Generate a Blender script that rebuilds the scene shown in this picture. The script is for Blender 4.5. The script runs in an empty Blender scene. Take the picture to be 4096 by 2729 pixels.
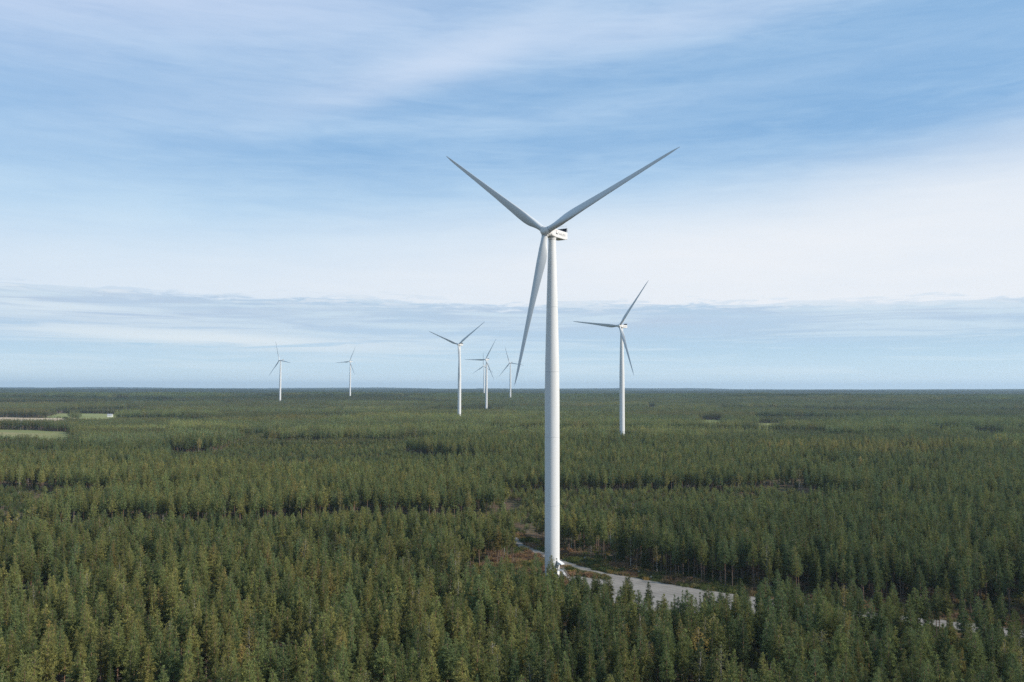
import bpy, math, random
import numpy as np
from mathutils import Vector, Matrix

random.seed(7)
RNG = np.random.default_rng(7)
SC = bpy.context.scene
COL = SC.collection

# ------------------------------------------------------------------ camera
CAM_H = 74.0
PITCH = math.atan(192 / 3400)
ROLL = 0.0024
cam_data = bpy.data.cameras.new("camera")
cam_data.sensor_width = 36.0
cam_data.lens = 3400 / 4096 * 36.0
cam_data.clip_start = 1.0
cam_data.clip_end = 200000.0
cam = bpy.data.objects.new("camera", cam_data)
COL.objects.link(cam)
cam.matrix_world = (Matrix.Translation((0, 0, CAM_H)) @ Matrix.Rotation(math.radians(90) + PITCH, 4, 'X')
                    @ Matrix.Rotation(ROLL, 4, 'Z'))
SC.camera = cam

# ------------------------------------------------------------------ exposure
SC.view_settings.view_transform = 'Standard'
SC.view_settings.look = 'None'
SC.view_settings.gamma = 1.0
SC.view_settings.use_curve_mapping = False
SC.view_settings.exposure = 0.0
SC.render.engine = 'CYCLES'
SC.cycles.max_bounces = 6
SC.cycles.diffuse_bounces = 3
SC.cycles.volume_bounces = 1
SC.cycles.use_denoising = False
SC.cycles.denoiser = 'OPENIMAGEDENOISE'
SC.cycles.denoising_prefilter = 'ACCURATE'
SC.cycles.sample_clamp_indirect = 4.0

# ------------------------------------------------------------------ sun and sky
SUN_AZ = math.radians(108)      # clockwise from the view direction (+Y)
SUN_EL = math.radians(31)
sun_vec = Vector((math.cos(SUN_EL) * math.sin(SUN_AZ), math.cos(SUN_EL) * math.cos(SUN_AZ), math.sin(SUN_EL)))
sl = bpy.data.lights.new("sun", 'SUN')
sl.energy = 5.0
sl.angle = math.radians(0.6)
sl.color = (1.0, 0.93, 0.83)
sun = bpy.data.objects.new("sun", sl)
COL.objects.link(sun)
sun.rotation_euler = sun_vec.to_track_quat('Z', 'Y').to_euler()


class NG:
    """small helper to write node maths as expressions"""
    def __init__(self, nt):
        self.nt = nt

    def node(self, t, **kw):
        n = self.nt.nodes.new(t)
        for k, v in kw.items():
            setattr(n, k, v)
        return n

    def link(self, a, b):
        self.nt.links.new(a, b)

    def put(self, sock, v):
        if isinstance(v, (int, float)):
            sock.default_value = v
        elif isinstance(v, (tuple, list)):
            sock.default_value = v
        else:
            self.link(v, sock)

    def m(self, op, a, b=None, c=None, clamp=False):
        n = self.node('ShaderNodeMath', operation=op, use_clamp=clamp)
        self.put(n.inputs[0], a)
        if b is not None:
            self.put(n.inputs[1], b)
        if c is not None:
            self.put(n.inputs[2], c)
        return n.outputs[0]

    def add(self, a, b): return self.m('ADD', a, b)
    def sub(self, a, b): return self.m('SUBTRACT', a, b)
    def mul(self, a, b): return self.m('MULTIPLY', a, b)
    def div(self, a, b): return self.m('DIVIDE', a, b)

    def step(self, x, a, b):
        """smooth step of x from a (0) to b (1)"""
        n = self.node('ShaderNodeMapRange', interpolation_type='SMOOTHSTEP')
        self.put(n.inputs[0], x); self.put(n.inputs[1], a); self.put(n.inputs[2], b)
        n.inputs[3].default_value = 0.0; n.inputs[4].default_value = 1.0
        return n.outputs[0]

    def lin(self, x, a, b, c, d):
        n = self.node('ShaderNodeMapRange')
        self.put(n.inputs[0], x)
        for i, v in enumerate((a, b, c, d)):
            self.put(n.inputs[i + 1], v)
        return n.outputs[0]

    def vec(self, x, y, z=0.0):
        n = self.node('ShaderNodeCombineXYZ')
        self.put(n.inputs[0], x); self.put(n.inputs[1], y); self.put(n.inputs[2], z)
        return n.outputs[0]

    def noise(self, v, scale, detail=5.0, rough=0.5, dist=0.0):
        n = self.node('ShaderNodeTexNoise')
        if v is not None:
            self.link(v, n.inputs['Vector'])
        n.inputs['Scale'].default_value = scale
        n.inputs['Detail'].default_value = detail
        n.inputs['Roughness'].default_value = rough
        n.inputs['Distortion'].default_value = dist
        return n.outputs[0]

    def mix(self, f, a, b, blend='MIX'):
        n = self.node('ShaderNodeMix', data_type='RGBA', blend_type=blend)
        self.put(n.inputs[0], f)
        for s, v in ((n.inputs[6], a), (n.inputs[7], b)):
            if isinstance(v, (tuple, list)):
                s.default_value = (v[0], v[1], v[2], 1.0)
            else:
                self.link(v, s)
        return n.outputs[2]


world = bpy.data.worlds.new("World")
SC.world = world
world.use_nodes = True
nt = world.node_tree
nt.nodes.clear()
g = NG(nt)
sky = g.node('ShaderNodeTexSky', sky_type='NISHITA')
sky.sun_disc = False
sky.sun_elevation = SUN_EL
sky.sun_rotation = SUN_AZ
sky.altitude = 100.0
sky.air_density = 1.0
sky.dust_density = 0.6
sky.ozone_density = 1.6
tc = g.node('ShaderNodeTexCoord')
sep = g.node('ShaderNodeSeparateXYZ')
g.link(tc.outputs['Generated'], sep.inputs[0])
X, Y, Z = sep.outputs
az = g.m('ARCTAN2', X, Y)
el = g.m('ARCSINE', Z)
# cirrus texture: noise on the view direction, drawn out along a slightly rising line
def dirnoise(rx, ry, scale, sc, detail, rough, dist, loc=(0, 0, 0)):
    mp = g.node('ShaderNodeMapping')
    g.link(tc.outputs['Generated'], mp.inputs[0])
    mp.inputs['Rotation'].default_value = (math.radians(rx), math.radians(ry), 0)
    mp.inputs['Scale'].default_value = scale
    mp.inputs['Location'].default_value = loc
    return g.noise(mp.outputs[0], sc, detail, rough, dist)


soft = dirnoise(0, 14, (1.0, 1.0, 5.0), 2.0, 5.0, 0.50, 0.5)
fib = dirnoise(0, 20, (1.0, 1.0, 9.0), 4.5, 8.0, 0.58, 0.9, (3, 1, 2))
fine = dirnoise(0, 24, (1.0, 1.0, 7.0), 16.0, 8.0, 0.62, 0.8, (1, 5, 2))
# low sky: flat streaks in azimuth and elevation
ae = g.vec(az, g.mul(el, 11.0), 0.0)
lowa = g.noise(ae, 3.2, 8.0, 0.58, 0.4)
lowb = g.noise(g.vec(g.add(az, 5.3), g.mul(el, 22.0), 2.0), 5.0, 8.0, 0.62, 0.7)
lowc = g.noise(g.vec(g.add(az, 1.3), g.mul(el, 7.0), 4.0), 26.0, 6.0, 0.6, 0.5)
warp = g.mul(g.sub(g.noise(g.vec(az, g.mul(el, 3.0), 7.0), 2.6, 5.0, 0.55), 0.5), 1.0)


def blob(a0, e0, sa, se, slope=0.0, w=0.06):
    """soft patch of cloud centred on an azimuth and elevation"""
    da = g.sub(az, a0)
    de = g.sub(g.sub(el, e0), g.add(g.mul(da, slope), g.mul(warp, w)))
    q = g.add(g.m('POWER', g.m('ABSOLUTE', g.div(da, sa)), 2.0), g.m('POWER', g.m('ABSOLUTE', g.div(de, se)), 2.0))
    return g.m('EXPONENT', g.mul(q, -1.0))


# 1 high veil over the whole sky, thicker to the upper left, with a diagonal streak
tex = g.add(g.add(g.mul(soft, 0.45), g.mul(fib, 0.35)), g.mul(fine, 0.20))
veil = g.mul(g.step(tex, 0.34, 0.68), 0.58)
ul = g.mul(blob(-0.50, 0.425, 0.50, 0.085, 0.06), g.lin(tex, 0.3, 0.7, 0.55, 0.95))
streak = g.mul(blob(-0.10, 0.366, 0.17, 0.024, 0.36, 0.03), g.lin(tex, 0.3, 0.7, 0.45, 0.85))
streak2 = g.mul(blob(0.17, 0.408, 0.27, 0.024, 0.10, 0.03), g.lin(tex, 0.3, 0.7, 0.40, 0.85))
tail = g.mul(blob(-0.30, 0.325, 0.20, 0.030, 0.25, 0.04), g.lin(tex, 0.3, 0.7, 0.10, 0.55))
mid = g.mul(blob(0.05, 0.315, 0.45, 0.014, 0.10, 0.04), g.lin(tex, 0.3, 0.7, 0.05, 0.5))
gap = g.m('MAXIMUM', blob(0.42, 0.350, 0.40, 0.042, 0.10), g.m('MAXIMUM', blob(-0.48, 0.305, 0.26, 0.030, 0.02), g.mul(blob(-0.56, 0.246, 0.22, 0.020, 0.05), 0.8)))
veil = g.mul(veil, g.sub(1.0, g.mul(gap, 0.55)))
leftlow = g.mul(g.sub(1.0, g.step(el, 0.17, 0.29)), g.lin(tex, 0.3, 0.7, 0.62, 0.95))
# 2 the bright sheet with a crisp lower edge, rising to the right
edge = g.add(g.add(g.lin(az, -0.55, 0.55, 0.1080, 0.0935), g.add(g.mul(g.sub(lowb, 0.5), 0.030), g.mul(g.sub(lowc, 0.5), 0.030))), g.mul(warp, 0.010))
above = g.step(el, g.sub(edge, g.lin(lowa, 0.35, 0.65, 0.001, 0.008)), g.add(edge, 0.0045))
top_l = g.add(g.lin(az, -0.30, 0.60, 0.165, 0.268), g.mul(warp, 0.05))
fade = g.sub(1.0, g.step(el, g.sub(top_l, g.lin(az, -0.55, 0.6, 0.06, 0.075)), g.add(top_l, 0.040)))
sheet = g.mul(g.mul(above, fade), g.lin(az, -0.6, 0.25, 0.56, 0.98))
sheet = g.mul(sheet, g.lin(tex, 0.25, 0.75, 0.84, 1.10))
under = g.sub(1.0, above)
# 3 greyish deck under that edge, then pale streaks down to the horizon
deck = g.mul(g.mul(under, g.step(el, 0.030, 0.085)), g.lin(lowa, 0.35, 0.65, 0.45, 1.0))
low = g.mul(g.step(g.add(g.mul(lowa, 0.45), g.mul(lowb, 0.55)), 0.46, 0.60), g.mul(under, 0.72))
patch = g.mul(g.mul(blob(-0.34, 0.056, 0.24, 0.012, -0.045, 0.02), under), g.step(lowb, 0.33, 0.50))
patch2 = g.mul(g.mul(blob(-0.50, 0.086, 0.13, 0.009, -0.04, 0.02), under), g.step(lowb, 0.34, 0.56))
rim = g.mul(g.mul(under, g.step(el, g.sub(edge, 0.018), g.sub(edge, 0.002))), g.step(g.add(g.mul(lowb, 0.5), g.mul(lowc, 0.5)), 0.50, 0.58))
hor = g.sub(1.0, g.step(el, -0.005, 0.060))

c0 = g.mix(0.72, sky.outputs[0], (2.65, 5.15, 8.5))
k = g.mix(g.mul(under, 0.80), c0, (5.0, 7.1, 8.5))
k = g.mix(g.m('MINIMUM', veil, 1.0), k, (5.4, 7.3, 9.2))
k = g.mix(g.mul(leftlow, above), k, (5.8, 7.6, 9.2))
k = g.mix(ul, k, (5.9, 6.9, 8.9))
k = g.mix(tail, k, (5.6, 7.0, 8.9))
k = g.mix(mid, k, (5.2, 6.9, 8.9))
k = g.mix(streak, k, (6.3, 7.4, 9.1))
k = g.mix(g.mul(streak2, 0.8), k, (6.2, 7.3, 9.1))
k = g.mix(g.m('MINIMUM', g.mul(deck, 0.90), 1.0), k, (5.1, 6.1, 7.6))
k = g.mix(low, k, (6.6, 8.0, 9.0))
k = g.mix(g.mul(hor, 0.85), k, (7.7, 9.1, 9.6))
k = g.mix(g.m('MINIMUM', patch, 0.95), k, (7.9, 8.7, 9.2))
k = g.mix(g.mul(patch2, 0.8), k, (7.3, 8.3, 9.1))
k = g.mix(g.mul(rim, 0.8), k, (7.9, 8.5, 9.2))
k = g.mix(g.m('MINIMUM', sheet, 1.0), k, (8.7, 9.0, 9.45))
below = g.step(el, -0.02, 0.0)
k = g.mix(below, (1.5, 1.9, 2.0), k)
bg = g.node('ShaderNodeBackground')
g.link(k, bg.inputs[0])
bg.inputs[1].default_value = 0.1
wo = g.node('ShaderNodeOutputWorld')
g.link(bg.outputs[0], wo.inputs[0])


# ------------------------------------------------------------------ helpers
def tag(o, label=None, cat=None, group=None, kind=None):
    if label: o['label'] = label
    if cat: o['category'] = cat
    if group: o['group'] = group
    if kind: o['kind'] = kind
    return o


def empty(name, loc, rz=0.0):
    o = bpy.data.objects.new(name, None)
    o.empty_display_size = 2.0
    o.location = loc
    o.rotation_euler = (0, 0, rz)
    COL.objects.link(o)
    return o


class MB:
    """mesh collector"""
    def __init__(self):
        self.v = []; self.f = []; self.mi = []; self.sm = []

    def add(self, verts, faces, mi=0, smooth=False):
        b = len(self.v)
        self.v += [tuple(p) for p in verts]
        for f in faces:
            self.f.append(tuple(b + i for i in f)); self.mi.append(mi); self.sm.append(smooth)

    def box(self, c, s, R=None, mi=0, taper=1.0):
        R = R or Matrix.Identity(3)
        P = []
        for z in (-1, 1):
            t = taper if z > 0 else 1.0
            for x, y in ((-1, -1), (1, -1), (1, 1), (-1, 1)):
                P.append(Vector(c) + R @ Vector((x * s[0] / 2 * t, y * s[1] / 2 * t, z * s[2] / 2)))
        self.add(P, [(3, 2, 1, 0), (4, 5, 6, 7), (0, 1, 5, 4), (1, 2, 6, 5), (2, 3, 7, 6), (3, 0, 4, 7)], mi)

    def rod(self, a, b, r0, r1=None, n=8, mi=0, cap=True):
        a = Vector(a); b = Vector(b); r1 = r0 if r1 is None else r1
        q = (b - a).to_track_quat('Z', 'Y')
        P = []
        for p, r in ((a, r0), (b, r1)):
            for i in range(n):
                t = 2 * math.pi * i / n
                P.append(p + q @ Vector((r * math.cos(t), r * math.sin(t), 0)))
        F = [(i, (i + 1) % n, n + (i + 1) % n, n + i) for i in range(n)]
        self.add(P, F, mi, True)
        if cap:
            self.add(P, [tuple(reversed(range(n))), tuple(range(n, 2 * n))], mi)

    def loft(self, rings, cap=True, smooth=True, mi=0):
        n = len(rings[0]); P = [p for r in rings for p in r]
        F = []
        for k in range(len(rings) - 1):
            for i in range(n):
                j = (i + 1) % n
                F.append((k * n + i, k * n + j, (k + 1) * n + j, (k + 1) * n + i))
        self.add(P, F, mi, smooth)
        if cap:
            self.add(rings[0], [tuple(reversed(range(n)))], mi)
            self.add(rings[-1], [tuple(range(n))], mi)

    def lathe(self, prof, n=32, mi=0, axis='Z', cap=True):
        rings = []
        for r, z in prof:
            ring = []
            for i in range(n):
                t = 2 * math.pi * i / n
                ring.append((r * math.cos(t), r * math.sin(t), z) if axis == 'Z' else (r * math.cos(t), z, -r * math.sin(t)))
            rings.append(ring)
        self.loft(rings, cap=cap, mi=mi)

    def mesh(self, name, mats):
        me = bpy.data.meshes.new(name)
        me.from_pydata(self.v, [], self.f)
        for m in (mats if isinstance(mats, (list, tuple)) else [mats]):
            me.materials.append(m)
        me.polygons.foreach_set('material_index', self.mi)
        me.polygons.foreach_set('use_smooth', self.sm)
        me.update()
        return me

    def build(self, name, mats, parent=None):
        o = bpy.data.objects.new(name, self.mesh(name, mats))
        COL.objects.link(o)
        o.parent = parent
        return o


def hash2(ix, iy, seed):
    h = (ix.astype(np.int64) * 374761393 + iy.astype(np.int64) * 668265263 + seed * 974634777) & 0x7fffffff
    h = ((h ^ (h >> 13)) * 1274126177) & 0x7fffffff
    h = ((h ^ (h >> 16)) * 668265263) & 0x7fffffff
    return ((h ^ (h >> 15)) & 0xffffff) / float(0xffffff)


def vnoise(x, y, seed=0):
    ix = np.floor(x); iy = np.floor(y)
    fx = x - ix; fy = y - iy
    fx = fx * fx * (3 - 2 * fx); fy = fy * fy * (3 - 2 * fy)
    a = hash2(ix, iy, seed); b = hash2(ix + 1, iy, seed)
    c = hash2(ix, iy + 1, seed); d = hash2(ix + 1, iy + 1, seed)
    return (a * (1 - fx) + b * fx) * (1 - fy) + (c * (1 - fx) + d * fx) * fy


def fbm(x, y, seed=0, octv=3):
    s = 0; a = 1.0; t = 0
    for o in range(octv):
        s = s + a * vnoise(x * 2 ** o + 17.3 * o, y * 2 ** o + 9.1 * o, seed + o); t += a; a *= 0.5
    return s / t


# ------------------------------------------------------------------ terrain
# wind turbines: hub position relative to the camera, yaw and rotor phase in degrees, ground height
TURB = [
    ((13.4, 337.2, 63.0), 33.3, 67.0),
    ((123.7, 976.2, 72.8), 38.1, 37.1),
    ((-92.4, 1464.9, 76.5), 22.6, 52.9),
    ((-68.8, 2217.4, 76.7), 28.4, 30.1),
    ((-124.3, 3714.0, 100.0), 31.5, -2.2),
    ((-8.1, 2992.7, 91.9), 32.8, -20.6),
    ((-698.8, 2552.3, 84.7), 38.5, -21.0),
    ((-606.9, 3175.6, 101.3), 30.5, 26.3),
]
HUB_H = 137.0
OVERHANG = 5.0


def tower_xy(t):
    (x, y, z), yaw, ph = t
    a = math.radians(yaw)
    return x + OVERHANG * math.sin(a), y + OVERHANG * math.cos(a), z + CAM_H - HUB_H


BASE = np.array([[0, 0], [400, 0], [700, 4], [1000, 9.5], [1500, 12], [2250, 14], [2650, 20], [3000, 28], [3300, 36],
                 [3750, 38], [4400, 29], [5500, 30], [7000, 38], [10000, 45], [14000, 50], [18000, 54], [24000, 50], [60000, 40]])


def terrain_raw(x, y):
    r = np.hypot(x, y)
    h = np.interp(r, BASE[:, 0], BASE[:, 1])
    k1 = np.clip((r - 450) / 700, 0, 1)
    h = h + k1 * 4.0 * (fbm(x / 420, y / 300, 3) - 0.5) * 2
    k2 = np.clip((r - 1500) / 2500, 0, 1)
    h = h + k2 * 10.0 * (fbm(x / 1300, y / 1100, 5) - 0.5) * 2
    k3 = np.clip((r - 7000) / 6000, 0, 1)
    h = h + k3 * 30.0 * (fbm(x / 2300, y / 3600, 11) - 0.45) * 2
    return h


TXY = [tower_xy(t) for t in TURB]
TFIX = []
for tx, ty, tz in TXY:
    cur = float(terrain_raw(np.array([tx]), np.array([ty]))[0])
    TFIX.append((tx, ty, tz - cur))


def terrain(x, y):
    x = np.asarray(x, float); y = np.asarray(y, float)
    h = terrain_raw(x, y)
    for tx, ty, d in TFIX:
        rad = 60 if ty < 500 else 170
        h = h + d * np.exp(-((x - tx) ** 2 + (y - ty) ** 2) / (2 * rad ** 2))
    return h


# ------------------------------------------------------------------ plan of the clearings (metres, camera at the origin looking along +Y)
ROAD_FAR = [(-60, 700), (-36, 610), (-19.5, 540), (-8, 485), (1, 440), (5.2, 411), (14.5, 390.5), (21.1, 374.8), (29.2, 360.3),
            (36.8, 348.2), (48.3, 338.8), (60.7, 327.0), (72.5, 317.5), (89.7, 306.4), (105.4, 297.5), (124.8, 284.7),
            (137, 279.3), (155.5, 268.8), (185, 255)]
ROAD_NEAR = [(-64, 698), (-40, 607), (-23.5, 538), (-12, 484), (-2.8, 438), (1.5, 407), (11.5, 385), (18.2, 369), (26.5, 354),
             (34.2, 345.5), (26.0, 332), (24.2, 316), (34.0, 300), (52, 281), (76, 281), (87, 289), (103, 283.8), (120, 273.3),
             (134, 267), (151, 258), (181, 246)]
CLEAR = [(-13, 292), (-20, 318), (-15, 352), (-10, 365.5), (-5.5, 364), (-0.2, 366), (4.4, 374), (7.8, 372), (5.5, 395), (0, 408),
         (-2, 430), (-5, 455), (1, 457), (8, 430),
         (11, 420), (18.5, 398.5), (25.7, 386.6), (36, 374), (44.8, 363.5), (55.6, 345.6), (73.9, 325.0), (92, 312.5),
         (108, 303), (128, 290), (140, 284.5), (158, 274), (188, 260), (179, 241), (149, 253), (132, 261.5), (118, 267.5),
         (102, 277), (88, 281), (77, 266), (60, 251), (44, 251), (40, 263), (38, 276), (34, 287), (24, 292), (8, 293)]
# fields: (outline, what grows)
def bear(px, d):
    return ((px - 2048) / 3400 * d, d)


FIELD_A = [bear(-900, 925), bear(-300, 920), bear(60, 910), bear(250, 890), bear(335, 915), bear(315, 1010), bear(305, 1130), bear(300, 1200),
           bear(150, 1225), bear(-300, 1230), bear(-900, 1240)]
FIELD_A2 = [bear(190, 865), bear(350, 835), bear(375, 850), bear(350, 885), bear(250, 875), bear(195, 885)]
FIELD_B_TAN = [bear(-900, 1310), bear(-200, 1290), bear(150, 1285), bear(280, 1300), bear(400, 1380), bear(330, 1500), bear(278, 1640), bear(279, 1690), bear(160, 1705), bear(20, 1740), bear(-200, 1770), bear(-900, 1800)]
FIELD_B_GREEN = [bear(160, 1708), bear(279, 1693), bear(282, 1640), bear(335, 1503), bear(405, 1383), bear(470, 1560), bear(560, 1790), bear(500, 1900),
                 bear(440, 1960), bear(330, 2000), bear(228, 2000), bear(215, 1850)]
FIELD_C = [bear(440, 3050), bear(540, 3050), bear(545, 3330), bear(445, 3330)]
SAND_D = [bear(2575, 2000), bear(2625, 2000), bear(2628, 2500), bear(2588, 2500)]
FIELD_E = [bear(2780, 1262), bear(2840, 1240), bear(2900, 1250), bear(2890, 1700), bear(2800, 1700)]
FIELD_F = [bear(3010, 1215), bear(3060, 1190), bear(3100, 1210), bear(3140, 1195), bear(3128, 1560), bear(3025, 1560)]
YOUNG = [bear(3560, 870), bear(4400, 850), bear(4400, 1075), bear(3640, 1085)]
OPEN_G = [bear(3690, 1080), bear(4300, 1060), bear(4350, 1170), bear(3700, 1190)]
OPEN_H = [bear(2950, 640), bear(3700, 640), bear(3720, 665), bear(2950, 665)]
OPEN_I = [bear(3900, 880), bear(4300, 870), bear(4320, 905), bear(3900, 905)]
OPEN_J = [bear(2250, 830), bear(2470, 850), bear(2470, 875), bear(2250, 855)]
OPEN_K = [bear(930, 560), bear(1040, 555), bear(1040, 578), bear(930, 578)]


def inside(poly, x, y):
    x = np.asarray(x, float); y = np.asarray(y, float)
    r = np.zeros(x.shape, bool)
    n = len(poly)
    for i in range(n):
        x0, y0 = poly[i]; x1, y1 = poly[(i + 1) % n]
        if y0 == y1: continue
        c = ((y0 > y) != (y1 > y)) & (x < (x1 - x0) * (y - y0) / (y1 - y0) + x0)
        r ^= c
    return r


HOLES = [CLEAR, FIELD_A, FIELD_A2, FIELD_B_TAN, FIELD_B_GREEN, FIELD_C, SAND_D, FIELD_E, FIELD_F, OPEN_G, OPEN_H, OPEN_I, OPEN_J, OPEN_K]


def open_ground(x, y):
    m = np.zeros(np.shape(x), bool)
    for p in HOLES:
        m |= inside(p, x, y)
    for i, (tx, ty, tz) in enumerate(TXY):
        if i:
            m |= (((x - tx) / 24) ** 2 + ((y - ty + 12) / 42) ** 2) < 1
    return m


# ------------------------------------------------------------------ materials
def material(name):
    m = bpy.data.materials.new(name)
    m.use_nodes = True
    nt = m.node_tree
    nt.nodes.clear()
    g = NG(nt)
    out = g.node('ShaderNodeOutputMaterial')
    return m, g, out


def principled(g, out, col, rough=0.5, spec=0.3, bump=None, metal=0.0):
    p = g.node('ShaderNodeBsdfPrincipled')
    g.put(p.inputs['Base Color'], col if not isinstance(col, tuple) else (col[0], col[1], col[2], 1))
    g.put(p.inputs['Roughness'], rough)
    p.inputs['Specular IOR Level'].default_value = spec
    p.inputs['Metallic'].default_value = metal
    if bump is not None:
        b = g.node('ShaderNodeBump')
        b.inputs['Strength'].default_value = bump[1]
        b.inputs['Distance'].default_value = bump[2]
        g.link(bump[0], b.inputs['Height'])
        g.link(b.outputs[0], p.inputs['Normal'])
    g.link(p.outputs[0], out.inputs[0])
    return p


def objcoord(g):
    return g.node('ShaderNodeTexCoord').outputs['Object']


def simple(name, col, rough=0.5, spec=0.3, vary=0.06, scale=2.0, metal=0.0):
    m, g, out = material(name)
    n = g.noise(objcoord(g), scale, 4)
    c2 = tuple(c * (1 - vary * 2) for c in col)
    principled(g, out, g.mix(g.step(n, 0.3, 0.7), col, c2), rough, spec, metal=metal)
    return m


M = {}
m, g, out = material('tower_paint')
co = objcoord(g)
sx = g.node('ShaderNodeSeparateXYZ'); g.link(co, sx.inputs[0])
st = g.noise(g.vec(g.mul(sx.outputs[0], 1.6), g.mul(sx.outputs[1], 1.6), g.mul(sx.outputs[2], 0.035)), 1.0, 5, 0.6)
c = g.mix(g.step(st, 0.45, 0.8), (0.66, 0.66, 0.65), (0.60, 0.60, 0.585))
principled(g, out, c, 0.42, 0.4)
M['tower'] = m
M['blade'] = simple('blade_paint', (0.60, 0.61, 0.61), 0.38, 0.45, 0.02, 0.15)
M['nacelle'] = simple('nacelle_paint', (0.68, 0.67, 0.65), 0.45, 0.4, 0.02, 0.5)
M['seal'] = simple('rubber_seal', (0.22, 0.23, 0.24), 0.7, 0.2)
M['seam'] = simple('flange_seam', (0.56, 0.57, 0.57), 0.5, 0.3)
M['cooler'] = simple('cooler_fins', (0.018, 0.02, 0.03), 0.5, 0.4)
M['metal'] = simple('galvanised_steel', (0.42, 0.43, 0.44), 0.45, 0.5, metal=0.4)
M['ink'] = simple('dark_lettering', (0.06, 0.065, 0.075), 0.6, 0.2)
M['red_ink'] = simple('red_lettering', (0.42, 0.16, 0.13), 0.6, 0.2)
M['concrete'] = simple('concrete', (0.38, 0.37, 0.35), 0.85, 0.2, 0.1, 1.5)
M['white_wall'] = simple('white_boards', (0.78, 0.78, 0.76), 0.7, 0.2)
M['roof'] = simple('grey_roof_sheet', (0.34, 0.35, 0.37), 0.5, 0.3)
M['glass'] = simple('window_glass', (0.03, 0.04, 0.05), 0.1, 0.6)
M['pole'] = simple('weathered_pole', (0.30, 0.29, 0.27), 0.8, 0.2)
M['stone'] = simple('granite_stone', (0.34, 0.32, 0.30), 0.85, 0.2, 0.15, 3.0)
M['stump'] = simple('cut_wood', (0.45, 0.36, 0.24), 0.85, 0.2, 0.15, 3.0)


def bark(name, a, b, z0=3.0, z1=9.0):
    """bark that turns from a (foot) to b (upper stem), as pine bark does"""
    m, g, out = material(name)
    co = objcoord(g)
    s = g.node('ShaderNodeSeparateXYZ'); g.link(co, s.inputs[0])
    n = g.noise(co, 6.0, 3)
    c = g.mix(g.step(s.outputs[2], z0, z1), a, b)
    c = g.mix(g.step(n, 0.35, 0.7), c, tuple(0.55 * (p + q) / 2 for p, q in zip(a, b)))
    principled(g, out, c, 0.9, 0.1)
    return m


M['pine_bark'] = bark('pine_bark', (0.19, 0.15, 0.125), (0.36, 0.19, 0.105))
M['spruce_bark'] = bark('spruce_bark', (0.13, 0.11, 0.10), (0.14, 0.115, 0.10))
M['birch_bark'] = bark('birch_bark', (0.55, 0.53, 0.50), (0.62, 0.60, 0.57))
M['twig'] = simple('dead_twigs', (0.17, 0.145, 0.125), 0.9, 0.1)


def foliage(name, col_scale=1.0):
    """needles and leaves: the tint comes from each tree"""
    m, g, out = material(name)
    at = g.node('ShaderNodeAttribute', attribute_type='INSTANCER', attribute_name='tint')
    geo = g.node('ShaderNodeNewGeometry')
    n = g.noise(geo.outputs['Position'], 0.9, 2)
    c = g.mix(1.0, at.outputs['Color'], g.mix(g.step(n, 0.3, 0.7), (0.82, 0.84, 0.86), (1.18, 1.16, 1.08)), 'MULTIPLY')
    d = g.node('ShaderNodeBsdfDiffuse'); g.link(c, d.inputs[0])
    t = g.node('ShaderNodeBsdfTranslucent'); g.link(c, t.inputs[0])
    mx = g.node('ShaderNodeMixShader'); mx.inputs[0].default_value = 0.32
    g.link(d.outputs[0], mx.inputs[1]); g.link(t.outputs[0], mx.inputs[2])
    g.link(mx.outputs[0], out.inputs[0])
    return m


M['needles'] = foliage('needles')

# ground under the forest: moss, heather, litter
m, g, out = material('forest_floor')
geo = g.node('ShaderNodeNewGeometry')
pos = geo.outputs['Position']
n1 = g.noise(pos, 0.05, 6, 0.6); n2 = g.noise(pos, 0.45, 6, 0.65); n3 = g.noise(pos, 2.5, 4, 0.6)
c = g.mix(g.step(n1, 0.38, 0.62), (0.062, 0.066, 0.028), (0.120, 0.078, 0.048))
c = g.mix(g.step(n2, 0.48, 0.66), c, (0.165, 0.120, 0.070))
c = g.mix(g.mul(g.step(n3, 0.5, 0.75), 0.6), c, (0.05, 0.055, 0.025))
principled(g, out, c, 0.95, 0.1, (n3, 0.6, 0.3))
M['floor'] = m
m, g, out = material('gravel')
geo = g.node('ShaderNodeNewGeometry'); pos = geo.outputs['Position']
n1 = g.noise(pos, 0.12, 5, 0.6); n2 = g.noise(pos, 6.0, 4, 0.7); n3 = g.noise(pos, 0.8, 5, 0.6)
c = g.mix(g.step(n1, 0.35, 0.65), (0.200, 0.178, 0.155), (0.262, 0.234, 0.204))
c = g.mix(g.mul(g.step(n3, 0.5, 0.75), 0.5), c, (0.19, 0.165, 0.135))
c = g.mix(g.mul(g.step(n2, 0.45, 0.65), 0.35), c, (0.15, 0.14, 0.13))
wv = g.node('ShaderNodeTexWave', wave_type='BANDS', bands_direction='DIAGONAL')
g.link(pos, wv.inputs['Vector']); wv.inputs['Scale'].default_value = 0.16; wv.inputs['Distortion'].default_value = 6.0
wv.inputs['Detail'].default_value = 4.0; wv.inputs['Detail Scale'].default_value = 0.25
c = g.mix(g.mul(g.step(wv.outputs[0], 0.72, 0.95), 0.45), c, (0.31, 0.28, 0.245))
principled(g, out, c, 0.95, 0.15, (n2, 0.5, 0.05))
M['gravel'] = m


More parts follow.
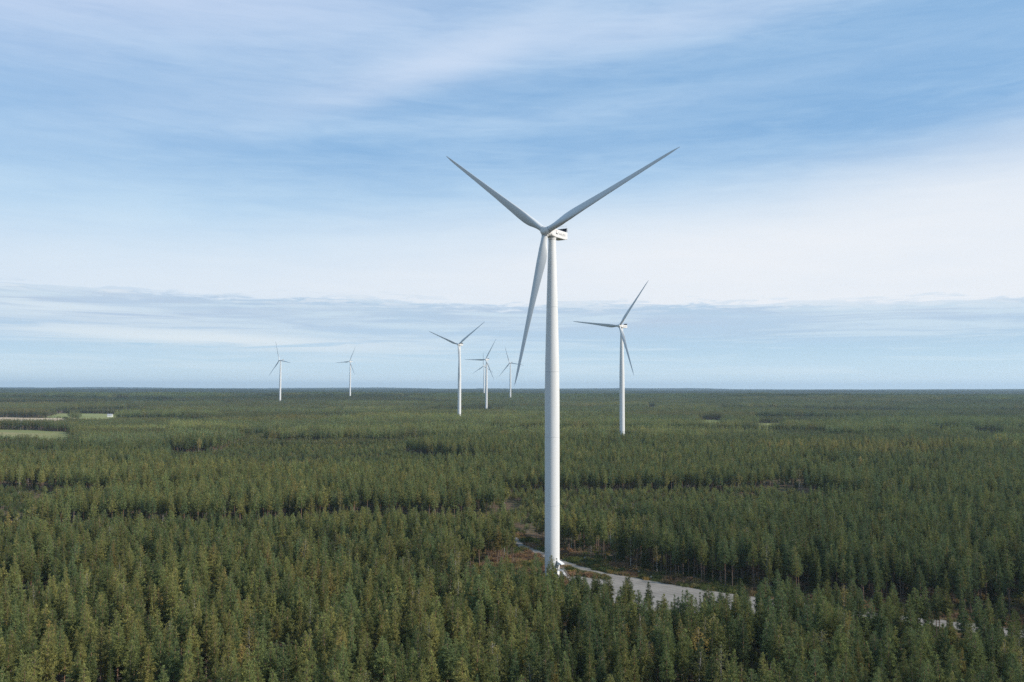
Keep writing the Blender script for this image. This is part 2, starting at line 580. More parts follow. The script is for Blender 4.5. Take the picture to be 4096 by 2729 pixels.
def field_mat(name, a, b, sc=0.02):
    m, g, out = material(name)
    geo = g.node('ShaderNodeNewGeometry'); pos = geo.outputs['Position']
    s = g.node('ShaderNodeSeparateXYZ'); g.link(pos, s.inputs[0])
    v = g.vec(g.mul(s.outputs[0], 0.35), s.outputs[1], 0)
    n1 = g.noise(v, sc, 6, 0.6); n2 = g.noise(pos, 0.6, 4)
    c = g.mix(g.step(n1, 0.4, 0.62), a, b)
    c = g.mix(g.mul(g.step(n2, 0.4, 0.7), 0.4), c, tuple(q * 0.7 for q in a))
    principled(g, out, c, 0.95, 0.1)
    return m


M['stubble'] = field_mat('straw_stubble', (0.44, 0.33, 0.22), (0.50, 0.39, 0.27))
M['meadow'] = field_mat('meadow_grass', (0.19, 0.21, 0.075), (0.27, 0.26, 0.10))
M['rough_meadow'] = field_mat('rough_meadow', (0.19, 0.20, 0.075), (0.30, 0.24, 0.12), 0.012)
M['peat'] = field_mat('bare_brown_soil', (0.30, 0.20, 0.13), (0.20, 0.16, 0.09), 0.03)
M['slash'] = field_mat('cut_branches', (0.22, 0.145, 0.095), (0.13, 0.10, 0.055), 0.12)


# ------------------------------------------------------------------ ground sheet
def grid_ground():
    rs = np.concatenate([[2, 60, 120, 160], np.arange(180, 700, 6.0), np.geomspace(700, 6000, 130), np.geomspace(6100, 30000, 110)])
    ths = np.concatenate([np.linspace(-0.85, 0.85, 341), np.linspace(0.9, 2 * math.pi - 0.9, 90)])
    R, T = np.meshgrid(rs, ths, indexing='ij')
    x = R * np.sin(T); y = R * np.cos(T)
    z = terrain(x, y)
    v = np.stack([x, y, z], -1).reshape(-1, 3)
    nr, na = len(rs), len(ths)
    i, j = np.meshgrid(np.arange(nr - 1), np.arange(na), indexing='ij')
    j2 = (j + 1) % na
    f = np.stack([i * na + j, i * na + j2, (i + 1) * na + j2, (i + 1) * na + j], -1).reshape(-1, 4)[:, ::-1]
    return v, f


def np_mesh(name, v, f, mats, mi=None, smooth=False):
    me = bpy.data.meshes.new(name)
    k = f.shape[1]
    me.vertices.add(len(v)); me.vertices.foreach_set('co', np.ascontiguousarray(v, dtype=np.float32).ravel())
    me.loops.add(f.size); me.loops.foreach_set('vertex_index', np.ascontiguousarray(f, dtype=np.int32).ravel())
    me.polygons.add(len(f)); me.polygons.foreach_set('loop_start', np.arange(0, f.size, k, dtype=np.int32))
    for m in mats: me.materials.append(m)
    if mi is not None: me.polygons.foreach_set('material_index', np.asarray(mi, np.int32))
    me.polygons.foreach_set('use_smooth', np.full(len(f), smooth))
    me.update(calc_edges=True)
    me.validate()
    return me


v, f = grid_ground()
ground = bpy.data.objects.new('ground', np_mesh('ground', v, f, [M['floor']], smooth=True))
COL.objects.link(ground)
tag(ground, kind='structure')


def sheet_obj(name, poly, mat, lift, step, jag=0.0):
    """a sheet laid on the terrain inside an outline, with a ragged edge"""
    import bmesh
    P = []
    n = len(poly)
    for i in range(n):
        a = Vector(poly[i]); b = Vector(poly[(i + 1) % n]); L = (b - a).length
        k = max(1, int(L / step))
        nrm = Vector((-(b - a).y, (b - a).x)).normalized()
        for q in range(k):
            p = a + (b - a) * q / k
            w = jag * (fbm(np.array([p.x / (step * 2.2)]), np.array([p.y / (step * 2.2)]), 21)[0] - 0.5) * 2
            P.append(p + nrm * w)
    bm = bmesh.new()
    vs = [bm.verts.new((p.x, p.y, 0)) for p in P]
    bm.faces.new(vs)
    bmesh.ops.triangulate(bm, faces=bm.faces)
    for _ in range(6):
        long = [e for e in bm.edges if e.calc_length() > step * 3 and not e.is_boundary]
        if not long: break
        bmesh.ops.subdivide_edges(bm, edges=long, cuts=1, use_grid_fill=False)
        bmesh.ops.triangulate(bm, faces=bm.faces)
    co = np.array([v.co[:] for v in bm.verts])
    z = terrain(co[:, 0], co[:, 1]) + lift
    for v, h in zip(bm.verts, z): v.co.z = h
    bmesh.ops.recalc_face_normals(bm, faces=bm.faces)
    for fc in bm.faces:
        if fc.normal.z < 0: fc.normal_flip()
        fc.smooth = True
    me = bpy.data.meshes.new(name); bm.to_mesh(me); bm.free()
    me.materials.append(mat)
    o = bpy.data.objects.new(name, me); COL.objects.link(o)
    tag(o, kind='structure')
    return o


def strip_obj(name, A, B, mat, lift, nx=6, per=5, jag=0.35):
    """road sheet between a far and a near edge line, both resampled by length"""
    def resample(L, n):
        L = [Vector(p) for p in L]
        d = [0]
        for a, b in zip(L, L[1:]): d.append(d[-1] + (b - a).length)
        out = []
        for t in np.linspace(0, d[-1], n):
            i = min(len(L) - 2, int(np.searchsorted(d, t, side='right') - 1))
            out.append(L[i].lerp(L[i + 1], (t - d[i]) / (d[i + 1] - d[i])))
        return out
    n = 180
    a = resample(A, n); b = resample(B, n)
    V = []
    for i in range(n):
        ja = jag * math.sin(i * 1.7) * random.random(); jb = jag * math.sin(i * 1.3 + 2) * random.random()
        d = (b[i] - a[i]).normalized()
        for q in range(nx + 1):
            p = (a[i] - d * ja).lerp(b[i] + d * jb, q / nx)
            V.append((p.x, p.y, 0))
    V = np.array(V); V[:, 2] = terrain(V[:, 0], V[:, 1]) + lift
    F = [(i * (nx + 1) + q, (i + 1) * (nx + 1) + q, (i + 1) * (nx + 1) + q + 1, i * (nx + 1) + q + 1) for i in range(n - 1) for q in range(nx)]
    o = bpy.data.objects.new(name, np_mesh(name, V, np.array(F), [mat], smooth=True))
    COL.objects.link(o); tag(o, kind='structure')
    return o


# road and crane pad share edges: split in three so that both edge lines correspond
strip_obj('gravel_road', ROAD_FAR[4:10], ROAD_NEAR[4:10], M['gravel'], 0.10)
PAD = [(36.8, 348.2), (48.3, 338.8), (60.7, 327.0), (72.5, 317.5), (89.7, 306.4), (87, 289), (76, 281), (52, 281), (34, 300), (24, 316), (21.5, 337), (25.5, 341.5), (31, 337.5), (37.0, 334.5), (39.5, 337.5), (36, 343), (34.2, 345.5)]
sheet_obj('gravel_pad', PAD, M['gravel'], 0.10, 2.5, 0.5)
strip_obj('gravel_track', ROAD_FAR[13:], ROAD_NEAR[15:], M['gravel'], 0.10)
sheet_obj('meadow', FIELD_A, M['rough_meadow'], 0.35, 12, 6)
sheet_obj('bare_soil', FIELD_A2, M['peat'], 0.45, 8, 4)
sheet_obj('stubble_field', FIELD_B_TAN, M['stubble'], 0.35, 14, 3)
sheet_obj('meadow', FIELD_B_GREEN, M['meadow'], 0.45, 14, 4)
sheet_obj('stubble_field', FIELD_C, M['stubble'], 0.8, 20, 6)
sheet_obj('sandy_clearing', SAND_D, M['stubble'], 0.5, 14, 6)
sheet_obj('meadow', FIELD_E, M['meadow'], 0.5, 14, 6)
sheet_obj('meadow', FIELD_F, M['meadow'], 0.5, 14, 6)
sheet_obj('slash_ground', [(-15, 300), (-14, 350), (-9, 362), (3, 363), (8, 370), (16, 372), (20, 362), (24, 350), (12, 346), (6, 330), (0, 300)], M['slash'], 0.05, 3, 2.0)


# ------------------------------------------------------------------ tree models
def tris_at(P, D, L, W, rng):
    """needle tufts: one slim triangle per point P, pointing along D"""
    n = len(P)
    D = D / np.linalg.norm(D, axis=1, keepdims=True)
    r = rng.normal(size=(n, 3))
    S = np.cross(D, r); S /= np.linalg.norm(S, axis=1, keepdims=True) + 1e-9
    L = L[:, None] if np.ndim(L) else L
    W = W[:, None] if np.ndim(W) else W
    a = P - S * W * 0.5; b = P + S * W * 0.5; c = P + D * L
    v = np.stack([a, b, c], 1).reshape(-1, 3)
    return v, np.arange(len(v)).reshape(-1, 3)


class TreeGeo:
    def __init__(self):
        self.v = []; self.f = []; self.mi = []; self.n = 0

    def add(self, v, f, mi):
        self.v.append(v); self.f.append(f + self.n); self.mi.append(np.full(len(f), mi)); self.n += len(v)

    def stem(self, pts, rad, sides, mi):
        V = []
        for (x, y, z), r in zip(pts, rad):
            for i in range(sides):
                t = 2 * math.pi * i / sides
                V.append((x + r * math.cos(t), y + r * math.sin(t), z))
        F = []
        for k in range(len(pts) - 1):
            for i in range(sides):
                j = (i + 1) % sides
                a, b, c, d = k * sides + i, k * sides + j, (k + 1) * sides + j, (k + 1) * sides + i
                F += [(a, b, c), (a, c, d)]
        self.add(np.array(V), np.array(F), mi)

    def get(self):
        return np.concatenate(self.v), np.concatenate(self.f), np.concatenate(self.mi)


def crown_profile(kind, t, rng, wid, ex=0.9):
    """branch reach at crown height t (0 base, 1 top)"""
    if kind == 'pine':
        return wid * np.clip((1.0 - t) ** ex * (0.60 + 0.40 * np.clip(t / 0.18, 0, 1)), 0.03, 1)
    if kind == 'spruce':
        return wid * np.clip((1.0 - t) ** 0.85, 0.03, 1)
    return wid * np.clip(np.sin(np.clip(t * 0.86 + 0.16, 0, 1) * math.pi) ** 0.7, 0.06, 1)


def make_tree(kind, seed, tufts, per, L, W, limbs=True, H=17.0, sides=6, stem=True):
    rng = np.random.default_rng(seed)
    crown = TreeGeo(); trunk = TreeGeo()
    if kind == 'pine':
        base = H * rng.uniform(0.30, 0.52); wid = rng.uniform(1.5, 2.15); r0 = 0.16
    elif kind == 'spruce':
        base = H * rng.uniform(0.06, 0.16); wid = rng.uniform(1.5, 2.0); r0 = 0.16
    else:
        base = H * rng.uniform(0.32, 0.45); wid = rng.uniform(1.6, 2.2); r0 = 0.12
    ex = rng.uniform(0.55, 1.0)
    lean = rng.normal(size=2) * 0.25
    bend = rng.normal(size=2) * 0.18

    def axis(z):
        t = z / H
        return np.stack([lean[0] * t + bend[0] * np.sin(t * 3.1), lean[1] * t + bend[1] * np.sin(t * 3.1), z], -1)
    if stem:
        zs = np.linspace(0, H * 0.985, 7)
        trunk.stem(axis(zs), r0 * (1 - 0.88 * (zs / H)), sides, 0)
    ch = H - base
    # whorls of branches
    nw = max(6, int(ch / 0.5))
    br = []
    for w in range(nw):
        t = (w + rng.uniform(-0.25, 0.25)) / nw
        t = min(max(t, 0.0), 0.985)
        R = crown_profile(kind, np.array(t), rng, wid, ex)
        nb = rng.integers(4, 7)
        a0 = rng.uniform(0, 6.28)
        for b in range(nb):
            a = a0 + b * 6.283 / nb + rng.normal() * 0.25
            length = float(R) * rng.uniform(0.62, 1.15)
            if kind == 'pine': up = 0.15 + 0.75 * t + rng.normal() * 0.12
            elif kind == 'spruce': up = -0.30 + 0.7 * t + rng.normal() * 0.08
            else: up = 0.75 + 0.3 * t + rng.normal() * 0.15
            br.append((base + t * ch, a, length, up, t))
    br = np.array(br)
    o = axis(br[:, 0])
    d = np.stack([np.cos(br[:, 1]), np.sin(br[:, 1]), br[:, 3]], -1)
    # tuft positions along the outer part of every branch
    w = br[:, 2] ** 1.1 + 0.15
    idx = rng.choice(len(br), tufts, p=w / w.sum())
    s = rng.uniform(0.18, 1.0, tufts) ** 0.75
    if kind == 'pine': curve = 0.30 * s ** 2
    elif kind == 'spruce': curve = -0.18 * s + 0.22 * s ** 3
    else: curve = -0.05 * s
    P = o[idx] + d[idx] * (br[idx, 2] * s)[:, None]
    P[:, 2] += curve * br[idx, 2]
    lat = rng.normal(size=(tufts, 3)) * 0.13 * (0.4 + br[idx, 2])[:, None] * np.array([1, 1, 0.55 if kind != 'birch' else 1.0])
    P = P + lat
    top = axis(np.array([H]))[0]
    P[:3] = top + rng.normal(size=(3, 3)) * np.array([0.05, 0.05, 0.2]) - np.array([0, 0, 0.3])
    out = d[idx] * np.array([1, 1, 0]) + np.array([0, 0, {'pine': 0.75, 'spruce': 0.0, 'birch': 0.1}[kind]])
    PP = np.repeat(P, per, 0) + rng.normal(size=(tufts * per, 3)) * min(L, 0.9) * 0.25
    DD = np.repeat(out, per, 0) * 0.8 + rng.normal(size=(tufts * per, 3)) * 0.75
    tt = np.repeat(np.clip(1.35 - br[idx, 4], 0.38, 1.0), per)
    LL = L * tt * rng.uniform(0.7, 1.3, len(PP)); WW = W * tt * rng.uniform(0.7, 1.3, len(PP))
    crown.add(*tris_at(PP, DD, LL, WW, rng), 0)
    if limbs:
        # limbs, and dead twigs under a pine's crown
        e = o + d * (br[:, 2] * 0.8)[:, None]
        q = rng.normal(size=o.shape) * 0.03
        v = np.stack([o - q, o + q, e], 1).reshape(-1, 3)
        trunk.add(v, np.arange(len(v)).reshape(-1, 3), 1)
        if kind == 'pine':
            k = 46
            z = base - rng.uniform(0, 1, k) ** 1.3 * base * 0.6
            a = rng.uniform(0, 6.28, k); ln = rng.uniform(0.5, 1.5, k)
            oo = axis(z); ee = oo + np.stack([np.cos(a) * ln, np.sin(a) * ln, ln * rng.uniform(-0.3, 0.25, k)], -1)
            q = rng.normal(size=oo.shape) * 0.022
            v = np.stack([oo - q, oo + q, ee], 1).reshape(-1, 3)
            trunk.add(v, np.arange(len(v)).reshape(-1, 3), 1)
    return crown, trunk


BARK = {'pine': 'pine_bark', 'spruce': 'spruce_bark', 'birch': 'birch_bark'}
KINDS = ['pine'] * 6 + ['spruce'] * 3 + ['birch'] * 3        # variant order of every library


def tree_meshes(kind, seed, tufts, per, L, W):
    c, t = make_tree(kind, seed, tufts, per, L, W)
    v, f, mi = c.get()
    mc = np_mesh(kind + '_crown', v, f, [M['needles']], mi)
    v, f, mi = t.get()
    mt = np_mesh(kind + '_trunk', v, f, [M[BARK[kind]], M['twig']], mi)
    return mc, mt


def joined(parts):
    """parts: list of (TreeGeo crown, TreeGeo trunk, kind, offset xyz, scale, rot); one mesh, material slots per kind"""
    mats = [M['needles'], M['pine_bark'], M['twig'], M['spruce_bark'], M['birch_bark']]
    slot = {'pine': 1, 'spruce': 3, 'birch': 4}
    V = []; F = []; MI = []; n = 0
    for c, t, kind, off, s, a in parts:
        R = np.array([[math.cos(a), -math.sin(a), 0], [math.sin(a), math.cos(a), 0], [0, 0, 1]])
        for geo, isc in ((c, True), (t, False)):
            if geo is None or not geo.v: continue
            v, f, mi = geo.get()
            V.append((v * np.asarray(s)) @ R.T + np.asarray(off)); F.append(f + n)
            MI.append(np.zeros(len(f), int) if isc else np.where(mi == 0, slot[kind], 2)); n += len(v)
    return np.concatenate(V), np.concatenate(F), np.concatenate(MI), mats


def library(name, meshes):
    """models kept outside the scene, used only as instance sources"""
    c = bpy.data.collections.new(name)
    for i, me in enumerate(meshes):
        o = bpy.data.objects.new('%s_model.%03d' % (name, i), me)
        c.objects.link(o)
    return c


near_models = [tree_meshes(k, 100 + i, {'pine': 400, 'spruce': 560, 'birch': 430}[k], 9, {'pine': 0.42, 'spruce': 0.40, 'birch': 0.26}[k],
                           {'pine': 0.15, 'spruce': 0.15, 'birch': 0.17}[k]) for i, k in enumerate(KINDS)]
lib_near = library('near_tree', [np_mesh('near', *(lambda r: (r[0], r[1], r[3], r[2]))(joined(
    [(make_tree(k, 100 + i, {'pine': 400, 'spruce': 560, 'birch': 430}[k], 9, {'pine': 0.42, 'spruce': 0.40, 'birch': 0.26}[k],
                {'pine': 0.15, 'spruce': 0.15, 'birch': 0.17}[k]) + (k, (0, 0, 0), (1, 1, 1), 0))]))) for i, k in enumerate(KINDS)])
lib_mid = library('mid_tree', [np_mesh('mid', *(lambda r: (r[0], r[1], r[3], r[2]))(joined(
    [(make_tree(k, 100 + i, {'pine': 220, 'spruce': 300, 'birch': 240}[k], 4, 0.60, 0.30, limbs=False, sides=4) + (k, (0, 0, 0), (1, 1, 1), 0))])))
    for i, k in enumerate(KINDS)])


def patch(seed, size, n, tufts, L, W, spr=0.12, bir=0.04, stem=True):
    rng = np.random.default_rng(seed)
    parts = []
    k = int(math.sqrt(n))
    for i in range(k):
        for j in range(k):
            kind = rng.choice(['pine', 'spruce', 'birch'], p=[1 - spr - bir, spr, bir])
            x = (i + rng.uniform(0, 1)) / k * size - size / 2; y = (j + rng.uniform(0, 1)) / k * size - size / 2
            s = rng.uniform(0.8, 1.12)
            c, t = make_tree(kind, int(rng.integers(1e6)), tufts, 1, L, W, limbs=False, sides=3, stem=stem)
            if stem: t.v[0] = t.v[0] * np.array([1.15, 1.15, 1])
            parts.append((c, t, kind, (x, y, 0), (s, s, s), rng.uniform(0, 6.28)))
    v, f, mi, mats = joined(parts)
    return np_mesh('patch', v, f, mats, mi)


lib_b = library('tree_patch', [patch(200 + i, 12, 16, 110, 1.0, 0.62) for i in range(12)])
lib_c = library('wood_patch', [patch(300 + i, 40, 144, 26, 2.2, 1.5) for i in range(6)])
lib_d = library('far_wood_patch', [patch(400 + i, 200, 1600, 7, 5.0, 3.4, stem=False) for i in range(3)])

# ------------------------------------------------------------------ forest plan
def stands(x, y):
    """mosaic of forest stands: returns random value per stand (0..1), second random value, distance to border"""
    r = np.hypot(x, y)
    out = np.zeros((3,) + x.shape)
    sc = np.where(r < 2600, 120.0, np.where(r < 9000, 420.0, 1400.0))
    wx = x + 0.45 * sc * (fbm(x / sc, y / sc, 31) - 0.5) * 2
    wy = (y + 0.45 * sc * (fbm(x / sc, y / sc, 37) - 0.5) * 2)
    gx = wx / (sc * 2.1); gy = wy / sc
    ix = np.floor(gx); iy = np.floor(gy)
    d1 = np.full(x.shape, 1e9); d2 = np.full(x.shape, 1e9)
    for a in (-1, 0, 1):
        for b in (-1, 0, 1):
            cx = ix + a; cy = iy + b
            px = cx + hash2(cx, cy, 1); py = cy + hash2(cx, cy, 2)
            d = np.hypot(px - gx, py - gy)
            near = d < d1
            d2 = np.where(near, d1, np.minimum(d2, d))
            d1 = np.where(near, d, d1)
            out[0] = np.where(near, hash2(cx, cy, 5), out[0])
            out[1] = np.where(near, hash2(cx, cy, 6), out[1])
    out[2] = (d2 - d1) * sc
    return out


def tint_for(kind, u, s1, x, y, rng):
    """base colour of foliage per tree: kind 0 pine, 1 spruce, 2 birch"""
    n = len(u)
    pine_a = np.array([0.168, 0.194, 0.070]); pine_b = np.array([0.232, 0.220, 0.074]); pine_c = np.array([0.134, 0.178, 0.080])
    w = np.clip(u + (s1 - 0.5) * 0.5, 0, 1)[:, None]
    c = np.where(w < 0.5, pine_c + (pine_a - pine_c) * (w / 0.5), pine_a + (pine_b - pine_a) * ((w - 0.5) / 0.5))
    spr = np.array([0.070, 0.088, 0.030]) + rng.uniform(-1, 1, (n, 1)) * np.array([0.012, 0.014, 0.004])
    bw = rng.uniform(0, 1, (n, 1)) ** 1.3
    bir = np.array([0.20, 0.21, 0.08]) * (1 - bw) + np.array([0.34, 0.28, 0.10]) * bw
    c = np.where((kind == 1)[:, None], spr, np.where((kind == 2)[:, None], bir, c))
    c = c * rng.uniform(0.72, 1.26, (n, 1)) * (1 + 0.25 * (s1 - 0.5))[:, None]
    c = np.where((s1 > 0.88)[:, None], c * np.array([1.08, 1.0, 1.0]), c)
    brown = rng.uniform(0, 1, n) < 0.03
    c = np.where((brown & (kind == 0))[:, None], c * np.array([1.22, 1.0, 1.0]), c)
    return c


def jitter_wedge(r0, r1, cell, half):
    """jittered grid points inside a wedge in front of the camera"""
    W = r1 * math.sin(half)
    nx = int(2 * W / cell) + 1; ny = int((r1 - r0 * math.cos(half)) / cell) + 2
    i, j = np.meshgrid(np.arange(nx), np.arange(ny), indexing='ij')
    rng = np.random.default_rng(int(cell * 100))
    x = -W + (i + rng.uniform(0.0, 1.0, i.shape)) * cell
    y = r0 * math.cos(half) + (j + rng.uniform(0.0, 1.0, j.shape)) * cell
    x = x.ravel(); y = y.ravel()
    r = np.hypot(x, y)
    k = (r >= r0) & (r < r1) & (np.abs(np.arctan2(x, y)) < half)
    return x[k], y[k]


# A: single trees out to 950 m
x, y = jitter_wedge(120, 950, 3.55, 0.66)
n = len(x)
rng = np.random.default_rng(5)
st = stands(x, y)
r = np.hypot(x, y)
dens = 0.92 - 0.30 * np.clip((st[1] - 0.55) * 2.2, 0, 1)
gapn = fbm(x / 26, y / 26, 51, 3)
dens = dens - np.clip((gapn - 0.60) * 5.0, 0, 0.85)
dens = np.where((st[2] < 5.0) & (r > 430), 0.10, dens)
dens = np.where((x > 92) & (r < 330) & (y > 212), dens * 0.34, dens)
# single trees set by hand further down keep their own room
GOLD = [(29.0, 222.0), (46.0, 213.0), (44.0, 224.0), (33.5, 209.0), (-45.0, 231.0), (-19.0, 214.0)]
for qx, qy in GOLD + [(36.5, 268), (41.5, 262), (58.5, 257), (69.5, 262)]:
    dens = np.where(np.hypot(x - qx, y - qy) < 2.4, 0.0, dens)
keep = (rng.uniform(size=n) < dens) & ~open_ground(x, y)
x, y, r = x[keep], y[keep], r[keep]; st = st[:, keep]; n = len(x)
hs = 0.80 + 0.28 * st[0]
hs = np.where(r < 420, 0.94 + 0.06 * st[0], hs)
hs = np.where((r > 420) & (st[0] < 0.30), 0.40, hs)
hs = np.where(inside(YOUNG, x, y), 0.32, hs)
hs = np.where((r > 700) & (x < -0.4 * y), 0.80, hs)
hgt = hs * rng.normal(1.0, 0.11, n).clip(0.62, 1.22)
u = rng.uniform(size=n)
sprp = np.where(r < 330, 0.14, 0.08) + 0.14 * np.clip(fbm(x / 40, y / 40, 61) - 0.52, 0, 1) * 4
birp = 0.035 + 0.10 * np.clip(fbm(x / 45, y / 45, 71) - 0.55, 0, 1) * 4 + np.where((x > 10) & (r < 260), 0.03, 0)
kind = np.where(u < sprp, 1, np.where(u < sprp + birp, 2, 0))
hgt = np.where(kind == 1, hgt * rng.uniform(0.72, 1.08, n), hgt)
hgt = np.where(kind == 2, hgt * rng.uniform(0.75, 0.98, n), hgt)
under = (rng.uniform(size=n) < 0.10) & (kind < 2)
hgt = np.where(under, hgt * 0.55, hgt)
hgt = np.where((x > 14) & (x < 40) & (y > 262) & (y < 300), np.minimum(hgt, rng.uniform(0.62, 0.86, n)), hgt)
hgt = np.where((x > 14) & (x < 95) & (y > 235) & (y < 310), np.minimum(hgt, 0.98), hgt)
hgt = np.where((x > 88) & (y > 212) & (r < 330), np.minimum(hgt, 0.86), hgt)
wsc = hgt ** 0.35 * rng.uniform(0.80, 1.38, n)
wsc = np.where(under, wsc * 0.75, wsc)
var = np.where(kind == 0, rng.integers(0, 6, n), np.where(kind == 1, 6 + rng.integers(0, 3, n), 9 + rng.integers(0, 3, n)))
rot = rng.uniform(0, 6.283, n)
tint = tint_for(kind, rng.uniform(size=n), st[1], x, y, rng)
z = terrain(x, y)
A = dict(x=x, y=y, z=z, h=hgt, w=wsc, kind=kind, var=var, rot=rot, tint=tint, r=r)


def project(px, py, pz):
    """picture position (0..1 across and down, 1024x682 frame) of a point, only to choose which trees are in view"""
    dy = py * math.cos(PITCH) + (pz - CAM_H) * math.sin(PITCH)
    dz = -py * math.sin(PITCH) + (pz - CAM_H) * math.cos(PITCH)
    return 0.5 + 3400 * px / dy / 4096, 0.5 - 3400 * dz / dy / 2729


# the largest trees in view become objects of their own
cu, cv = project(A['x'], A['y'], A['z'] + A['h'] * 16.2)
inview = (cu > 0.005) & (cu < 0.995) & (cv < 0.985)
single = np.zeros(n, bool)
size = A['h'] / A['r']
for kd, most in ((0, 300), (1, 110), (2, 70)):
    c = np.where(inview & (A['kind'] == kd) & ~under)[0]
    c = c[np.argsort(A['r'][c])][:most]
    single[c] = True

GROUPS = {0: 'pines in the nearest rows of the forest', 1: 'spruces among the nearest pines', 2: 'birches among the nearest pines'}
CATS = {0: 'pine tree', 1: 'spruce tree', 2: 'birch tree'}
NAMES = {0: 'pine_tree', 1: 'spruce_tree', 2: 'birch_tree'}


def region(px, py, v):
    u = px / py
    a = ('left edge' if u < -0.50 else 'far left' if u < -0.38 else 'left' if u < -0.26 else 'left of centre' if u < -0.14 else
         'left of tall tower' if u < -0.02 else 'below tall tower' if u < 0.09 else
         'before the gravel pad' if u < 0.24 else 'before the gravel track' if u < 0.44 else 'right edge')
    b = ('bottom row' if v > 0.955 else 'second row' if v > 0.925 else 'third row' if v > 0.895 else 'upper row')
    return b + ', ' + a


def words_for(i):
    c = A['tint'][i]; k = A['kind'][i]; hh = A['h'][i]; ww = A['w'][i]
    hw = 'tall ' if hh > 1.02 else 'short ' if hh < 0.88 else ''
    wd = 'broad' if ww > 1.08 else 'slim' if ww < 0.92 else 'medium'
    where = region(A['x'][i], A['y'][i], cv[i])
    if k == 0:
        col = 'olive' if c[0] > PC[1] else 'blue-green' if c[0] < PC[0] else 'mid-green'
        return '%s%s pine with %s crown, %s' % (hw, col, wd, where)
    if k == 1:
        return '%sdark pointed spruce with %s crown, %s' % (hw, wd, where)
    col = 'golden' if c[0] > PC[3] else 'yellow-green' if c[0] > PC[2] else 'fresh green'
    return '%s%s birch with %s crown, %s' % (hw, col, wd, where)


PC = (np.quantile(A['tint'][single & (A['kind'] == 0), 0], [0.33, 0.67]).tolist() + np.quantile(A['tint'][single & (A['kind'] == 2), 0], [0.33, 0.67]).tolist())
LAB = {}
for i in np.where(single)[0]: LAB.setdefault(words_for(i), []).append(i)
LABEL = {}
NTH = ['1st', '2nd', '3rd', '4th', '5th', '6th', '7th', '8th', '9th', '10th']
for w_, ids in LAB.items():
    ids = sorted(ids, key=lambda q: cu[q])
    for q, i in enumerate(ids):
        LABEL[i] = w_ if len(ids) == 1 else w_ + (', left of pair', ', right of pair')[q] if len(ids) == 2 else \
            '%s, %s from left' % (w_, NTH[min(q, 9)])

for i in np.where(single)[0]:
    k = int(A['kind'][i]); vi = int(A['var'][i])
    root = bpy.data.objects.new(NAMES[k], None)
    root.location = (A['x'][i], A['y'][i], A['z'][i]); root.rotation_euler = (0, 0, A['rot'][i])
    root.scale = (A['w'][i], A['w'][i], A['h'][i])
    COL.objects.link(root)
    tag(root, LABEL[i], CATS[k], GROUPS[k])
    for nm, me in (('crown', near_models[vi][0]), ('trunk', near_models[vi][1])):
        o = bpy.data.objects.new(nm, me); COL.objects.link(o); o.parent = root
        if nm == 'crown': o['tint'] = [float(q) for q in A['tint'][i]]


def scatter(name, lib, P, rot, scl, idx, tint, label=None):
    """one stuff object: points carrying instances of a model library"""
    me = bpy.data.meshes.new(name)
    n = len(P)
    me.vertices.add(n); me.vertices.foreach_set('co', np.ascontiguousarray(P, np.float32).ravel())
    a = me.attributes.new('rot', 'FLOAT_VECTOR', 'POINT')
    rv = np.zeros((n, 3), np.float32); rv[:, 2] = rot; a.data.foreach_set('vector', rv.ravel())
    a = me.attributes.new('scl', 'FLOAT_VECTOR', 'POINT'); a.data.foreach_set('vector', np.ascontiguousarray(scl, np.float32).ravel())
    a = me.attributes.new('idx', 'INT', 'POINT'); a.data.foreach_set('value', np.asarray(idx, np.int32))
    a = me.attributes.new('tint', 'FLOAT_VECTOR', 'POINT'); a.data.foreach_set('vector', np.ascontiguousarray(tint, np.float32).ravel())
    me.update()
    o = bpy.data.objects.new(name, me); COL.objects.link(o)
    tag(o, label, kind='stuff')
    ng = bpy.data.node_groups.new(name + '_scatter', 'GeometryNodeTree')
    ng.interface.new_socket('Geometry', in_out='INPUT', socket_type='NodeSocketGeometry')
    ng.interface.new_socket('Geometry', in_out='OUTPUT', socket_type='NodeSocketGeometry')
    N = ng.nodes
    gi = N.new('NodeGroupInput'); go = N.new('NodeGroupOutput')
    ci = N.new('GeometryNodeCollectionInfo'); ci.inputs['Collection'].default_value = lib
    ci.inputs['Separate Children'].default_value = True; ci.inputs['Reset Children'].default_value = True
    ip = N.new('GeometryNodeInstanceOnPoints'); ip.inputs['Pick Instance'].default_value = True

    def att(nm, t):
        q = N.new('GeometryNodeInputNamedAttribute'); q.data_type = t; q.inputs['Name'].default_value = nm
        return q.outputs['Attribute']
    e2r = N.new('FunctionNodeEulerToRotation')
    ng.links.new(att('rot', 'FLOAT_VECTOR'), e2r.inputs[0])
    ng.links.new(gi.outputs[0], ip.inputs['Points'])
    ng.links.new(ci.outputs[0], ip.inputs['Instance'])
    ng.links.new(att('idx', 'INT'), ip.inputs['Instance Index'])
    ng.links.new(e2r.outputs[0], ip.inputs['Rotation'])
    ng.links.new(att('scl', 'FLOAT_VECTOR'), ip.inputs['Scale'])
    ng.links.new(ip.outputs[0], go.inputs[0])
    md = o.modifiers.new('scatter', 'NODES'); md.node_group = ng
    return o


def cols(d, mask):
    P = np.stack([d['x'][mask], d['y'][mask], d['z'][mask]], -1)
    return P, d['rot'][mask], np.stack([d['w'][mask], d['w'][mask], d['h'][mask]], -1), d['var'][mask], d['tint'][mask]


nearm = ~single & (A['r'] < 430)
scatter('forest_trees', lib_near, *cols(A, nearm), label='dense pine forest around the tall tower')
scatter('forest_trees', lib_mid, *cols(A, ~single & (A['r'] >= 430)), label='dense pine forest behind the tall tower')


